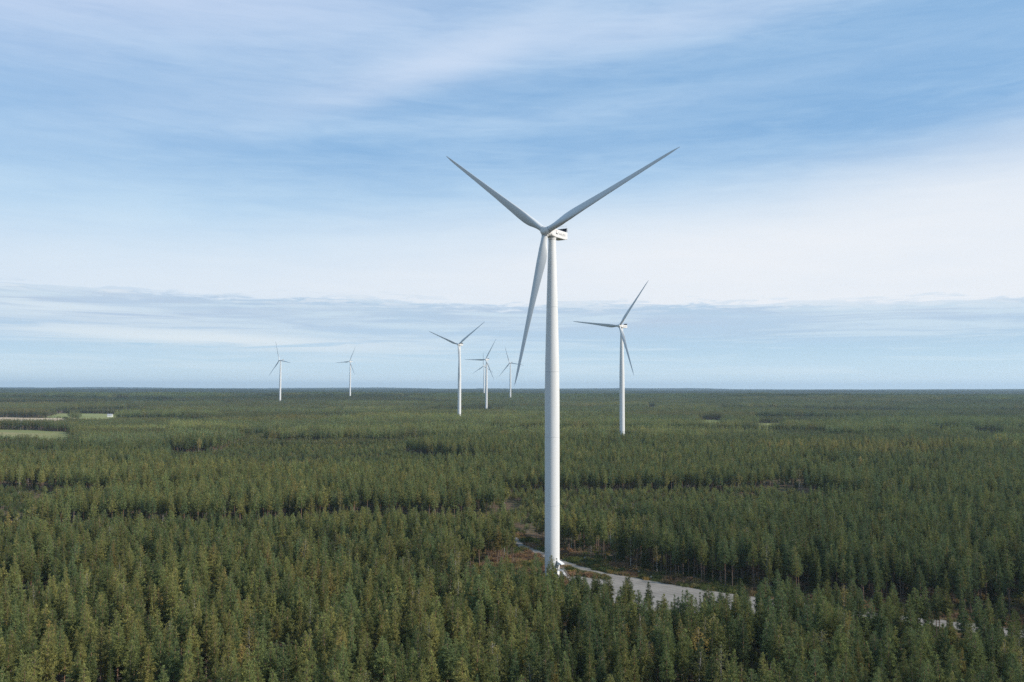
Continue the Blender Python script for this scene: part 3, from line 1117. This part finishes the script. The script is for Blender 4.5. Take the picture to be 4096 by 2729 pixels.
def patches(name, lib, nv, r0, r1, cell, half, label, hole_test=True):
    W = r1 * math.sin(half)
    i, j = np.meshgrid(np.arange(int(2 * W / cell) + 1), np.arange(int((r1 - r0 * math.cos(half)) / cell) + 2), indexing='ij')
    x = (-W + (i + 0.5) * cell).ravel(); y = (r0 * math.cos(half) + (j + 0.5) * cell).ravel()
    r = np.hypot(x, y)
    k = (r >= r0) & (r < r1) & (np.abs(np.arctan2(x, y)) < half)
    x, y, r = x[k], y[k], r[k]
    if hole_test:
        k = ~open_ground(x, y); x, y, r = x[k], y[k], r[k]
    n = len(x); rng = np.random.default_rng(int(cell))
    st = stands(x, y)
    k = (~((st[2] < cell * 0.6) & (rng.uniform(size=n) < 0.75)) & (rng.uniform(size=n) > 0.02)) | ((r < 1500) & (x < -0.4 * y))
    x, y, r, st = x[k], y[k], r[k], st[:, k]; n = len(x)
    h = np.where(st[0] < 0.24, 0.50, 0.80 + 0.30 * st[0]) * rng.normal(1, 0.05, n)
    h = np.where((r < 1500) & (x < -0.4 * y), 0.78 + 0.06 * rng.uniform(-1, 1, n), h)
    s = np.stack([np.full(n, 1.06), np.full(n, 1.06), h], -1)
    kind = np.zeros(n, int)
    t = tint_for(kind, rng.uniform(0.15, 0.75, n) * 0.8 + 0.3 * (fbm(x / (cell * 5), y / (cell * 5), 81) - 0.5), st[1], x, y, rng)
    t = t * (np.where(r > 1500, 0.52, 0.62) + 0.60 * st[0])[:, None]
    # farther tints go darker and bluer: spruce tone plus shade painted into the colour
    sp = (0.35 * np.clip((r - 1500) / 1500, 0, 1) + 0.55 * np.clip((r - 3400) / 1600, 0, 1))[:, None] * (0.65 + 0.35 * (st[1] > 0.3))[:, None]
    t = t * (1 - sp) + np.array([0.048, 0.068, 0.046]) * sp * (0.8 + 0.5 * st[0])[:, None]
    pale = rng.uniform(size=n) < 0.025
    t = np.where(pale[:, None], t * np.array([1.45, 1.25, 1.0]), t)
    P = np.stack([x, y, terrain(x, y)], -1)
    return scatter(name, lib, P, rng.integers(0, 4, n) * math.pi / 2, s, rng.integers(0, nv, n), t, label)


patches('forest_trees', lib_b, 12, 950, 3000, 12.0, 0.62, 'forest around the smaller turbines')
patches('forest_trees', lib_c, 6, 3000, 9000, 40.0, 0.60, 'distant forest beyond the turbines')
patches('forest_trees', lib_d, 3, 9000, 26000, 200.0, 0.60, 'blue forest on the horizon')



# ------------------------------------------------------------------ wind turbines
def blade_mesh():
    """63 m blade: leading edge towards +X, pressure side towards -Y, span along Z from the hub centre"""
    mb = MB(); N = 28; rings = []
    rs = [1.7, 2.6, 3.6, 4.8, 6.2, 8, 10, 12, 15, 19, 24, 30, 36, 42, 48, 53, 57, 60, 62, 62.8, 63.1]
    ch = np.interp(rs, [1.7, 3.6, 5, 8, 11, 14, 20, 30, 40, 50, 57, 61, 63.1], [2.5, 2.5, 2.75, 3.65, 4.05, 3.95, 3.35, 2.5, 1.9, 1.4, 1.05, 0.65, 0.10])
    th = np.interp(rs, [1.7, 3.6, 6, 10, 15, 20, 30, 45, 60, 63.1], [1.0, 1.0, 0.82, 0.52, 0.36, 0.29, 0.23, 0.19, 0.17, 0.15])
    tw = np.radians(np.interp(rs, [0, 8, 15, 25, 40, 63], [15, 14, 9.5, 5.5, 2.5, 0.0]) + 3.0)
    bl = np.clip((np.array(rs) - 3.2) / 6.0, 0, 1)
    for r, c, t, a, w in zip(rs, ch, th, tw, bl):
        ring = []
        for i in range(N):
            q = 2 * math.pi * i / N
            cx, cy = math.cos(q), math.sin(q)
            circ = (c * 0.5 * cx, c * 0.5 * t * cy)
            xx = (1 - cx) / 2                       # 0 at the leading edge
            yt = 2.6 * t * (0.2969 * math.sqrt(max(xx, 0)) - 0.126 * xx - 0.3516 * xx ** 2 + 0.2843 * xx ** 3 - 0.1015 * xx ** 4) * 1.95
            foil = (c * (0.32 - xx), c * yt * (1 if cy >= 0 else -0.78) * 0.98)
            px = circ[0] * (1 - w) + foil[0] * w; py = circ[1] * (1 - w) + foil[1] * w
            ring.append((px * math.cos(a) + py * math.sin(a), -px * math.sin(a) + py * math.cos(a), r))
        rings.append(ring)
    mb.loft(rings)
    return mb.mesh('blade', M['blade'])


def tower_prof(z):
    return float(np.interp(z, [0, 70, 84, 110, 134.2], [2.95, 2.95, 2.82, 2.22, 1.52]))


def tower_mesh():
    mb = MB()
    mb.lathe([(tower_prof(z), z) for z in [-3, 0, 12, 28, 44, 58, 70, 77, 84, 90, 97, 104, 110, 116, 122, 128, 134.2]], 56)
    return mb.mesh('tower', M['tower'])


def nacelle_mesh():
    """local frame: front towards -Y, origin at the tower axis, hub height; tilt is small and left out of the housing"""
    mb = MB(); rings = []
    # (y, half width, top, bottom, corner)
    for y, w, zt, zb, rc in [(-3.0, 1.35, 1.25, -1.35, 1.1), (-2.7, 1.65, 1.52, -1.6, 0.9), (-1.2, 1.90, 1.62, -1.72, 0.45), (-0.4, 1.95, 1.64, -1.75, 0.28), (7.4, 1.95, 1.56, -1.75, 0.28), (9.15, 1.93, 1.52, -1.42, 0.28), (9.4, 1.80, 1.40, -1.28, 0.24)]:
        ring = []
        for cx, cz, a0 in ((w - rc, zt - rc, 0), (-w + rc, zt - rc, 90), (-w + rc, zb + rc, 180), (w - rc, zb + rc, 270)):
            for k in range(5):
                a = math.radians(a0 + k * 22.5)
                ring.append((cx + rc * math.cos(a), y, cz + rc * math.sin(a)))
        rings.append(list(reversed(ring)))
    mb.loft(rings, smooth=False)
    return mb.mesh('nacelle', M['nacelle'])


def hub_mesh():
    """spinner along -Y with three blade collars along their own directions, before rotor phase"""
    mb = MB()
    mb.lathe([(1.62, 2.0), (1.72, 1.4), (1.88, 0.6), (1.93, -0.3), (1.86, -1.0), (1.62, -1.62), (1.28, -2.0), (1.22, -2.04), (1.18, -2.0), (1.14, -2.05), (0.8, -2.2), (0.40, -2.27), (0.37, -2.24), (0.33, -2.28), (0.1, -2.30)], 40, axis='Y')
    return mb.mesh('hub', M['nacelle'])


def collar_mesh():
    mb = MB()
    mb.lathe([(1.42, 0.4), (1.42, 1.78), (1.36, 1.86), (1.30, 1.88)], 32)
    return mb.mesh('blade_collar', M['nacelle'])


def seal_mesh():
    mb = MB()
    mb.lathe([(1.30, 1.87), (1.315, 1.90), (1.315, 2.0), (1.27, 2.03)], 32)
    return mb.mesh('blade_seal', M['seal'])


def ring_mesh(z):
    mb = MB(); r = tower_prof(z)
    mb.lathe([(r - 0.02, z - 0.10), (r + 0.025, z - 0.08), (r + 0.025, z + 0.08), (r - 0.02, z + 0.10)], 56, cap=False)
    return mb.mesh('flange_ring', M['seam'])


def lshape(name, pts, mat, depth=0.02):
    """flat emblem on the nacelle's right side: pts are (along, up)"""
    mb = MB(); n = len(pts)
    P = [(1.952, a, b) for a, b in pts] + [(1.952 + depth, a, b) for a, b in pts]
    mb.add(P, [tuple(range(n, 2 * n)), tuple(reversed(range(n)))] + [(i, (i + 1) % n, n + (i + 1) % n, n + i) for i in range(n)])
    return mb.mesh(name, mat)


def letters_mesh(text, y0, y1, z0, hgt, x, mat):
    """sans-serif capitals drawn as strokes, evenly spaced along the nacelle side"""
    S = {'T': [((0, 1), (1, 1)), ((.5, 1), (.5, 0))], 'A': [((0, 0), (.5, 1)), ((.5, 1), (1, 0)), ((.2, .34), (.8, .34))],
         'L': [((0, 1), (0, 0)), ((0, 0), (.85, 0))], 'E': [((0, 1), (0, 0)), ((0, 0), (.85, 0)), ((0, .52), (.75, .52)), ((0, 1), (.85, 1))],
         'R': [((0, 0), (0, 1)), ((0, 1), (.6, 1)), ((.6, 1), (.85, .88)), ((.85, .88), (.85, .62)), ((.85, .62), (.6, .5)), ((.6, .5), (0, .5)), ((.5, .5), (.9, 0))],
         'I': [((.3, 0), (.3, 1))]}
    mb = MB(); n = len(text); adv = (y1 - y0) / n; w = adv * 0.68; sw = 0.105
    e = 0
    for i, ch in enumerate(text):
        for (a, b), (c, d) in S[ch]:
            e += 1
            p = Vector((y0 + i * adv + a * w, z0 + b * hgt)); q = Vector((y0 + i * adv + c * w, z0 + d * hgt))
            u = (q - p).normalized(); nn = Vector((-u.y, u.x)) * sw / 2; p = p - u * sw * 0.3; q = q + u * sw * 0.3
            xx = x + 0.0015 * (e % 9)
            P = [(xx, (p - nn).x, (p - nn).y), (xx, (q - nn).x, (q - nn).y), (xx, (q + nn).x, (q + nn).y), (xx, (p + nn).x, (p + nn).y)]
            P2 = [(t[0] + 0.012, t[1], t[2]) for t in P]
            mb.add(P + P2, [(0, 1, 2, 3), (4, 5, 6, 7), (0, 1, 5, 4), (1, 2, 6, 5), (2, 3, 7, 6), (3, 0, 4, 7)])
    return mb.mesh('lettering', mat)


ME = dict(blade=blade_mesh(), tower=tower_mesh(), nacelle=nacelle_mesh(), hub=hub_mesh(), collar=collar_mesh(), seal=seal_mesh(),
          letters=letters_mesh('TAALERI', 1.65, 8.0, -0.45, 0.82, 1.956, M['ink']))
RINGS = [ring_mesh(z) for z in (28.0, 55.0, 81.0, 107.0)]
ME['emblem'] = lshape('emblem', [(-0.15, 0.62), (0.12, 0.50), (0.16, 0.02), (1.15, 0.02), (1.15, -0.45), (-0.15, -0.45)], M['ink'])
mb = MB()
for a, b in (((-0.18, 1.10), (0.10, 1.10)), ((0.10, 1.10), (-0.06, 0.80)), ((0.32, 1.06), (0.42, 0.80)), ((0.42, 0.80), (0.54, 1.0)), ((0.54, 1.0), (0.66, 0.80)), ((0.66, 0.80), (0.80, 1.08))):
    p = Vector(a); q = Vector(b); u = (q - p).normalized(); nn = Vector((-u.y, u.x)) * 0.045
    mb.add([(1.966, *(p - nn)), (1.966, *(q - nn)), (1.966, *(q + nn)), (1.966, *(p + nn))], [(0, 1, 2, 3)])
ME['mark'] = mb.mesh('red_mark', M['red_ink'])
# cooler: two dark finned panels across the tail, leaning back, end plates and a mid strut
tiltC = Matrix.Rotation(math.radians(-14), 3, 'X')
for nm, cx in (('p0', -1.12), ('p1', 1.12)):
    mb = MB(); mb.box((cx, 8.35, 2.42), (2.06, 0.34, 1.35), tiltC)
    for k in range(9):
        mb.box((cx, 8.35 - 0.19, 1.86 + 0.14 * k), (2.0, 0.05, 0.05), tiltC)
    ME[nm] = mb.mesh('cooler_panel', M['cooler'])
mb = MB()
mb.box((0, 8.30, 2.40), (0.12, 0.46, 1.45), tiltC)
for s in (-1, 1):
    mb.box((s * 2.2, 8.35, 2.42), (0.06, 0.55, 1.42), tiltC)
    mb.rod((s * 2.1, 9.2, 1.5), (s * 2.15, 8.55, 3.0), 0.05)
    mb.rod((s * 1.6, 8.9, 1.45), (s * 1.7, 8.45, 2.0), 0.06)
mb.box((0, 8.55, 3.14), (4.5, 0.62, 0.05))
ME['frame'] = mb.mesh('cooler_frame', M['metal'])
mb = MB()
for s in (-1.75, -0.6, 0.6, 1.75):
    mb.rod((s, 8.6, 3.1), (s, 8.6, 4.25 if abs(s) > 1 else 3.7), 0.03, n=5)
mb.rod((-1.75, 8.6, 4.25), (1.75, 8.6, 4.25), 0.03, n=5)
mb.rod((0.1, 8.6, 3.1), (0.1, 8.6, 3.6), 0.05, n=6)
ME['mast'] = mb.mesh('sensor_rail', M['metal'])
mb = MB(); mb.lathe([(0.02, 3.9), (0.09, 3.88), (0.10, 3.62), (0.07, 3.58)], 10)
ME['lamp'] = mb.mesh('obstruction_light', M['red_ink'])
mb = MB(); mb.lathe([(1.60, -2.75), (1.62, -2.0), (1.75, -1.76)], 40, cap=False)
ME['yaw'] = mb.mesh('yaw_collar', M['nacelle'])
mb = MB(); mb.lathe([(3.9, -3.0), (3.9, 0.12), (3.2, 0.35)], 40)
ME['plinth'] = mb.mesh('foundation', M['concrete'])

# entrance: built radially along +X from the tower axis
def entrance():
    R0 = 2.95; D = {}
    mb = MB(); mb.box((R0 + 0.02, 0, 4.15), (0.10, 1.0, 2.3)); mb.box((R0 + 0.06, 0, 4.15), (0.06, 0.8, 2.1)); D['door'] = mb.mesh('door', M['nacelle'])
    mb = MB()
    # sloped canopy with side cheeks
    mb.add([(R0 - 0.2, -1.0, 6.55), (R0 - 0.2, 1.0, 6.55), (R0 + 2.3, 1.0, 5.55), (R0 + 2.3, -1.0, 5.55), (R0 - 0.2, -1.0, 6.35), (R0 - 0.2, 1.0, 6.35), (R0 + 2.3, 1.0, 5.2), (R0 + 2.3, -1.0, 5.2)],
           [(0, 3, 2, 1), (4, 5, 6, 7), (0, 1, 5, 4), (1, 2, 6, 5), (2, 3, 7, 6), (3, 0, 4, 7)])
    for s in (-0.93, 0.93):
        mb.add([(R0 - 0.2, s - .03, 6.34), (R0 + 2.2, s - .03, 5.22), (R0 - 0.2, s - .03, 4.9), (R0 - 0.2, s + .03, 6.34), (R0 + 2.2, s + .03, 5.22), (R0 - 0.2, s + .03, 4.9)],
               [(0, 1, 2), (3, 5, 4), (0, 3, 4, 1), (1, 4, 5, 2), (2, 5, 3, 0)])
    D['canopy'] = mb.mesh('canopy', M['nacelle'])
    mb = MB(); mb.box((R0 + 1.0, 0, 2.94), (2.1, 2.2, 0.12))
    for s in (-1, 1): mb.rod((R0 + 1.95, s, 0), (R0 + 1.95, s, 2.9), 0.06)
    D['platform'] = mb.mesh('platform', M['metal'])
    mb = MB()
    for k in range(13):
        mb.box((R0 + 2.15 + 0.24 * k, 0, 2.75 - 0.225 * k), (0.27, 1.1, 0.05))
    for s in (-0.58, 0.58):
        mb.add([(R0 + 2.05, s - .03, 2.95), (R0 + 5.3, s - .03, 0.0), (R0 + 5.0, s - .03, 0.0), (R0 + 2.05, s - .03, 2.65), (R0 + 2.05, s + .03, 2.95), (R0 + 5.3, s + .03, 0.0), (R0 + 5.0, s + .03, 0.0), (R0 + 2.05, s + .03, 2.65)],
               [(0, 3, 2, 1), (4, 5, 6, 7), (0, 1, 5, 4), (1, 2, 6, 5), (2, 3, 7, 6), (3, 0, 4, 7)])
    D['staircase'] = mb.mesh('staircase', M['nacelle'])
    mb = MB()
    for s in (-1, 1):
        for x_, x1 in ((R0 + 0.2, R0 + 2.05),):
            for zz_ in (3.5, 4.05): mb.rod((x_, s * 1.07, zz_), (x1, s * 1.07, zz_), 0.03, n=5)
        for k in range(3): mb.rod((R0 + 0.3 + 0.85 * k, s * 1.07, 3.0), (R0 + 0.3 + 0.85 * k, s * 1.07, 4.05), 0.03, n=5)
        for dz in (0.55, 1.05): mb.rod((R0 + 2.1, s * 0.6, 2.95 + dz), (R0 + 5.2, s * 0.6, 0.05 + dz), 0.03, n=5)
        for k in range(5): mb.rod((R0 + 2.1 + 0.775 * k, s * 0.6, 2.95 - 0.725 * k), (R0 + 2.1 + 0.775 * k, s * 0.6, 4.0 - 0.725 * k), 0.03, n=5)
    D['railing'] = mb.mesh('railing', M['metal'])
    mb = MB(); mb.box((R0 + 0.8, -2.0, 1.5), (1.6, 1.2, 2.6)); mb.box((R0 + 0.8, -2.0, 2.86), (1.75, 1.35, 0.10)); mb.box((R0 + 0.9, 2.1, 0.9), (1.2, 1.0, 1.7))
    D['ventilation_box'] = mb.mesh('ventilation_box', M['white_wall'])
    return D


ENT = entrance()
TURB_LABELS = [
    'nearest and largest white wind turbine beside the gravel pad, dark lettering on its nacelle',
    'white wind turbine right of the tallest one, one blade pointing left',
    'white wind turbine left of the tallest one, one blade hanging before its tower',
    'front turbine of the overlapping pair, blades to left, upper right and lower right',
    'rear turbine of the overlapping pair, one blade straight up, tower partly hidden',
    'small turbine whose right blade passes behind the hanging blade tip of the tallest',
    'leftmost small wind turbine, one bright blade pointing up',
    'second small wind turbine from the left, its tower foot hidden by treetops',
]


def part(name, me, parent, mat=None):
    o = bpy.data.objects.new(name, me); COL.objects.link(o); o.parent = parent
    if mat is not None: o.matrix_basis = mat
    return o


def blade_frame(ang, tilt=math.radians(6), cone=math.radians(4)):
    n = Vector((0, -math.cos(tilt), math.sin(tilt))); t = Vector((1, 0, 0)); u = Vector((0, math.sin(tilt), math.cos(tilt)))
    rad = math.cos(ang) * u + math.sin(ang) * t
    z = (math.cos(cone) * rad + math.sin(cone) * n).normalized()
    x = (-math.sin(ang) * u + math.cos(ang) * t).normalized()
    y = z.cross(x)
    return Matrix((x, y, z)).transposed().to_4x4()


for i, (T, lab) in enumerate(zip(TURB, TURB_LABELS)):
    tx, ty, tz = tower_xy(T); yaw, ph = math.radians(T[1]), math.radians(T[2])
    root = empty('wind_turbine', (tx, ty, tz), -yaw)
    tag(root, lab, 'wind turbine', 'white three-bladed wind turbines above the forest')
    part('foundation', ME['plinth'], root)
    tw = part('tower', ME['tower'], root)
    for rm in RINGS: part('flange_ring', rm, tw)
    top = Matrix.Translation((0, 0, HUB_H))
    na = part('nacelle', ME['nacelle'], root, top)
    for nm, key in (('lettering', 'letters'), ('emblem', 'emblem'), ('red_mark', 'mark'), ('cooler_panel', 'p0'), ('cooler_panel', 'p1'),
                    ('cooler_frame', 'frame'), ('sensor_rail', 'mast'), ('obstruction_light', 'lamp'), ('yaw_collar', 'yaw')):
        part(nm, ME[key], na)
    hubm = Matrix.Translation((0, -OVERHANG, HUB_H))
    hb = part('hub', ME['hub'], root, hubm @ Matrix.Rotation(math.radians(-6), 4, 'X'))
    for k in range(3):
        bf = blade_frame(ph + k * 2 * math.pi / 3)
        part('blade_collar', ME['collar'], hb, Matrix.Rotation(math.radians(6), 4, 'X') @ bf)
        b = part('blade', ME['blade'], root, hubm @ bf)
        part('blade_seal', ME['seal'], b)
    # the entrance looks towards the right and the camera
    dirw = math.radians(-40)
    em = Matrix.Rotation(dirw + yaw, 4, 'Z')
    for nm, me in ENT.items(): part(nm, me, root, em)

# ------------------------------------------------------------------ farm house, poles, lone trees
def gz(x, y): return float(terrain(np.array([x]), np.array([y]))[0])


hx, hy = bear(446, 1760)
house = tag(empty('farm_house', (hx, hy, gz(hx, hy)), math.radians(12)), 'small white farm building at the edge of the far left fields', 'farm building')
mb = MB(); mb.box((0, 0, 2.2), (9.0, 6.0, 4.4))
mb.add([(-4.5, -3.0, 4.4), (-4.5, 3.0, 4.4), (-4.5, 0, 6.4), (4.5, -3.0, 4.4), (4.5, 3.0, 4.4), (4.5, 0, 6.4)], [(0, 2, 1), (3, 4, 5)])
mb.build('wall', M['white_wall'], house)
mb = MB()
for s in (-1, 1):
    mb.add([(-4.9, s * 3.4, 4.2), (4.9, s * 3.4, 4.2), (4.9, 0, 6.5), (-4.9, 0, 6.5), (-4.9, s * 3.4, 4.35), (4.9, s * 3.4, 4.35), (4.9, 0, 6.66), (-4.9, 0, 6.66)],
           [(0, 1, 2, 3), (4, 5, 6, 7), (0, 1, 5, 4), (1, 2, 6, 5), (3, 0, 4, 7)])
mb.build('roof', M['roof'], house)
for wx_ in (-2.8, 0.1, 2.9):
    mb = MB(); mb.box((wx_, -3.03, 2.4), (1.3, 0.08, 1.3)); mb.build('window', M['glass'], house)

for px_, d_, lab in ((92, 1232, 'grey wooden power pole before the dark wood beside the nearer left field'),
                     (232, 1998, 'small grey power pole at the far edge of the green field'),
                     (437, 1950, 'small grey power pole near the white farm building')):
    qx, qy = bear(px_, d_)
    pr = tag(empty('power_pole', (qx, qy, gz(qx, qy))), lab, 'power pole', 'power poles by the left fields')
    mb = MB(); mb.rod((0, 0, -0.5), (0, 0, 14.5), 0.20, 0.13); mb.build('pole', M['pole'], pr)
    mb = MB(); mb.box((0, 0.15, 13.6), (3.2, 0.14, 0.16)); cb = mb.build('crossarm', M['pole'], pr)
    for s in (-1.4, 0, 1.4):
        mb = MB(); mb.rod((s, 0.15, 13.7), (s, 0.15, 14.05), 0.07, 0.05); mb.build('insulator', M['white_wall'], cb)


def lone_tree(vi, px_, d_, hsc, wsc_, tnt, name, lab, cat, group=None, xy=None):
    qx, qy = xy if xy else bear(px_, d_)
    root = empty(name, (qx, qy, gz(qx, qy)), 1.1 * px_)
    root.scale = (wsc_, wsc_, hsc)
    tag(root, lab, cat, group)
    for nm, me in (('crown', near_models[vi][0]), ('trunk', near_models[vi][1])):
        o = bpy.data.objects.new(nm, me); COL.objects.link(o); o.parent = root
        if nm == 'crown': o['tint'] = list(tnt)
    return root


lone_tree(10, 285, 1630, 0.92, 2.6, (0.045, 0.075, 0.035), 'field_tree', 'round dark leafy tree standing alone between the tan and green fields', 'leafy tree')
lone_tree(9, 268, 1560, 0.5, 1.9, (0.05, 0.06, 0.03), 'field_tree', 'low dark bushy tree left of the round tree by the tan field', 'leafy tree')
lone_tree(6, 0, 0, 0.86, 1.05, (0.042, 0.058, 0.026), 'spruce_tree', 'dark spruce whose tip stands before the foot of the tallest tower', 'spruce tree', xy=(15.2, 303.0))
lone_tree(7, 0, 0, 0.55, 0.8, (0.05, 0.066, 0.03), 'spruce_tree', 'smaller spruce beside the entrance stairs of the tallest tower', 'spruce tree', xy=(17.8, 306.0))
for (qx, qy, hh, ww, vi, lab) in ((29.3, 292, 0.62, 0.9, 0, 'young pine before the left end of the gravel pad'), (21.5, 300, 0.58, 1.0, 2, 'bushy pine right of the tower entrance stairs'),
                                  (25.2, 312, 0.42, 0.8, 3, 'low young pine on the verge by the tower'), (36.5, 268, 0.98, 1.05, 4, 'tall pine standing out against the gravel pad'),
                                  (41.5, 262, 0.93, 0.95, 1, 'pine right beside the tall one against the gravel pad'), (58.5, 257, 0.95, 1.15, 5, 'broad pine against the right end of the gravel pad'),
                                  (69.5, 262, 0.98, 0.9, 0, 'slim pine at the right tip of the gravel pad'), (9.5, 309, 0.50, 1.0, 2, 'bushy pine left of the tallest tower foot')):
    lone_tree(vi, 0, 0, hh, ww, (0.085, 0.105, 0.045), 'pine_tree', lab, 'pine tree', xy=(qx, qy))

GOLD_LABELS = ['golden birch under the middle of the gravel pad, second of the bright crowns', 'broad golden birch in the bottom right, nearest the frame edge of its three',
               'yellowing birch behind the broad golden one, right of the pad', 'low golden birch at the bottom edge below the gravel pad',
               'pale yellow-green birch far left of the tall tower in the foreground', 'slender yellow birch at the bottom edge left of the tall tower']
for q, ((qx, qy), lab) in enumerate(zip(GOLD, GOLD_LABELS)):
    lone_tree(9 + q % 3, 0, 0, (0.86, 0.92, 0.84, 0.80, 0.86, 0.88)[q], (1.0, 1.25, 1.05, 0.95, 0.9, 0.85)[q],
              ((0.33, 0.26, 0.09), (0.36, 0.27, 0.09), (0.28, 0.24, 0.09), (0.32, 0.25, 0.10), (0.23, 0.23, 0.09), (0.27, 0.24, 0.09))[q],
              'birch_tree', lab, 'birch tree', xy=(qx, qy))

# ------------------------------------------------------------------ low growth on open ground near the road
def tuft_mesh(name, n, L, W, spread, seed, up=0.9):
    rng = np.random.default_rng(seed)
    P = rng.normal(size=(n, 3)) * np.array([spread, spread, 0.0]); P[:, 2] = rng.uniform(0, 0.25, n) * L
    D = rng.normal(size=(n, 3)) * 0.6; D[:, 2] = np.abs(D[:, 2]) + up
    v, f = tris_at(P, D, L * rng.uniform(0.6, 1.3, n), W, rng)
    return np_mesh(name, v, f, [M['needles']])


lib_low = library('low_plant', [tuft_mesh('t', 90, 0.55, 0.10, 0.45, 1), tuft_mesh('t', 120, 0.8, 0.14, 0.55, 2), tuft_mesh('t', 110, 0.35, 0.13, 0.7, 3, 0.5), tuft_mesh('t', 160, 1.3, 0.22, 0.6, 4, 0.8)])
rng = np.random.default_rng(77)
px_ = rng.uniform(-70, 190, 60000); py_ = rng.uniform(235, 700, 60000)
roadm = np.zeros(len(px_), bool)
roadm |= inside(ROAD_FAR[:10] + ROAD_NEAR[:10][::-1], px_, py_) | inside(PAD, px_, py_) | inside(ROAD_FAR[13:] + ROAD_NEAR[15:][::-1], px_, py_)
k = inside(CLEAR, px_, py_) & ~roadm & (np.hypot(px_ - TXY[0][0], py_ - TXY[0][1]) > 4.2)
# and the floor just inside the forest edges
kk = ~inside(CLEAR, px_, py_) & (np.abs(px_) < 0.6 * py_) & (py_ < 420) & (rng.uniform(size=len(px_)) < 0.5)
k |= kk
px_, py_ = px_[k], py_[k]; n = len(px_)
mixn = fbm(px_ / 9, py_ / 9, 91, 3)
u = rng.uniform(size=n)[:, None]
brown = np.array([0.20, 0.125, 0.075]); green = np.array([0.085, 0.10, 0.035]); gold = np.array([0.24, 0.17, 0.06])
w = np.clip((mixn - 0.42) * 5, 0, 1)[:, None]
tn = green * (1 - w) + brown * w
tn = np.where(u < 0.14, gold, tn) * rng.uniform(0.9, 1.7, (n, 1))
sc = rng.uniform(0.5, 1.25, n)
D_ = dict(x=px_, y=py_, z=terrain(px_, py_), rot=rng.uniform(0, 6.28, n), w=sc, h=sc, var=rng.integers(0, 4, n), tint=tn)
scatter('undergrowth', lib_low, *cols(D_, np.ones(n, bool)), label='heather and grass on the cleared verges')

# bushes at the rims of the fields
rng = np.random.default_rng(78)
X_ = []; 
for poly in (FIELD_A, FIELD_A2, FIELD_B_TAN, FIELD_B_GREEN, FIELD_E, FIELD_F, OPEN_H, OPEN_J, OPEN_K):
    for (ax, ay), (bx_, by_) in zip(poly, poly[1:] + poly[:1]):
        L = math.hypot(bx_ - ax, by_ - ay)
        for q in range(int(L / 3.2)):
            t = rng.uniform()
            X_.append((ax + (bx_ - ax) * t + rng.normal() * 3.5, ay + (by_ - ay) * t + rng.normal() * 3.5))
X_ = np.array(X_); n = len(X_)
D_ = dict(x=X_[:, 0], y=X_[:, 1], z=terrain(X_[:, 0], X_[:, 1]), rot=rng.uniform(0, 6.28, n), w=rng.uniform(0.4, 0.9, n), h=rng.uniform(0.07, 0.24, n),
          var=rng.choice([0, 2, 4, 9, 10, 11], n), tint=tint_for(np.where(rng.uniform(size=n) < 0.3, 2, 0), rng.uniform(size=n), rng.uniform(size=n), X_[:, 0], X_[:, 1], rng) * 0.8)
scatter('bushes', lib_mid, *cols(D_, np.ones(n, bool)), label='low bushes along the rims of the fields')

# stones and stumps on the verge, as in the photograph only specks
for i in range(10):
    mb = MB()
    t = 0.06 + 0.09 * i + rng.uniform(-0.03, 0.03)
    ex = [(27, 380), (36, 368), (45, 358), (56, 340), (74, 320), (92, 309)]
    q = t * (len(ex) - 1); a = int(q); fx_ = q - a
    sx_ = ex[a][0] + (ex[a + 1][0] - ex[a][0]) * fx_ + rng.normal() * 2.0; sy_ = ex[a][1] + (ex[a + 1][1] - ex[a][1]) * fx_ + rng.normal() * 1.5
    s = rng.uniform(0.45, 0.8)
    rings = []
    for z_, r_ in ((-0.2, 0.9), (0.25, 1.0), (0.6, 0.75), (0.8, 0.3)):
        rings.append([(s * r_ * math.cos(2 * math.pi * j / 7) * rng.uniform(0.8, 1.2), s * r_ * math.sin(2 * math.pi * j / 7) * rng.uniform(0.8, 1.2), s * z_) for j in range(7)])
    mb.loft(rings, smooth=False)
    o = mb.build('stone', M['stone']); o.location = (sx_, sy_, gz(sx_, sy_))
    tag(o, 'pale stone on the far verge of the gravel road, %s from left' % NTH[i], 'stone', 'stones on the verge behind the gravel road')

# ------------------------------------------------------------------ air
m = bpy.data.materials.new('haze'); m.use_nodes = True
nt = m.node_tree; nt.nodes.clear()
o_ = nt.nodes.new('ShaderNodeOutputMaterial'); pv = nt.nodes.new('ShaderNodeVolumePrincipled')
pv.inputs['Color'].default_value = (0.64, 0.82, 1.0, 1)
pv.inputs['Density'].default_value = 0.000047
pv.inputs['Anisotropy'].default_value = 0.2
nt.links.new(pv.outputs[0], o_.inputs['Volume'])
mb = MB(); mb.box((0, 0, 135), (61000, 61000, 290))
hz = mb.build('haze', m); tag(hz, kind='stuff')
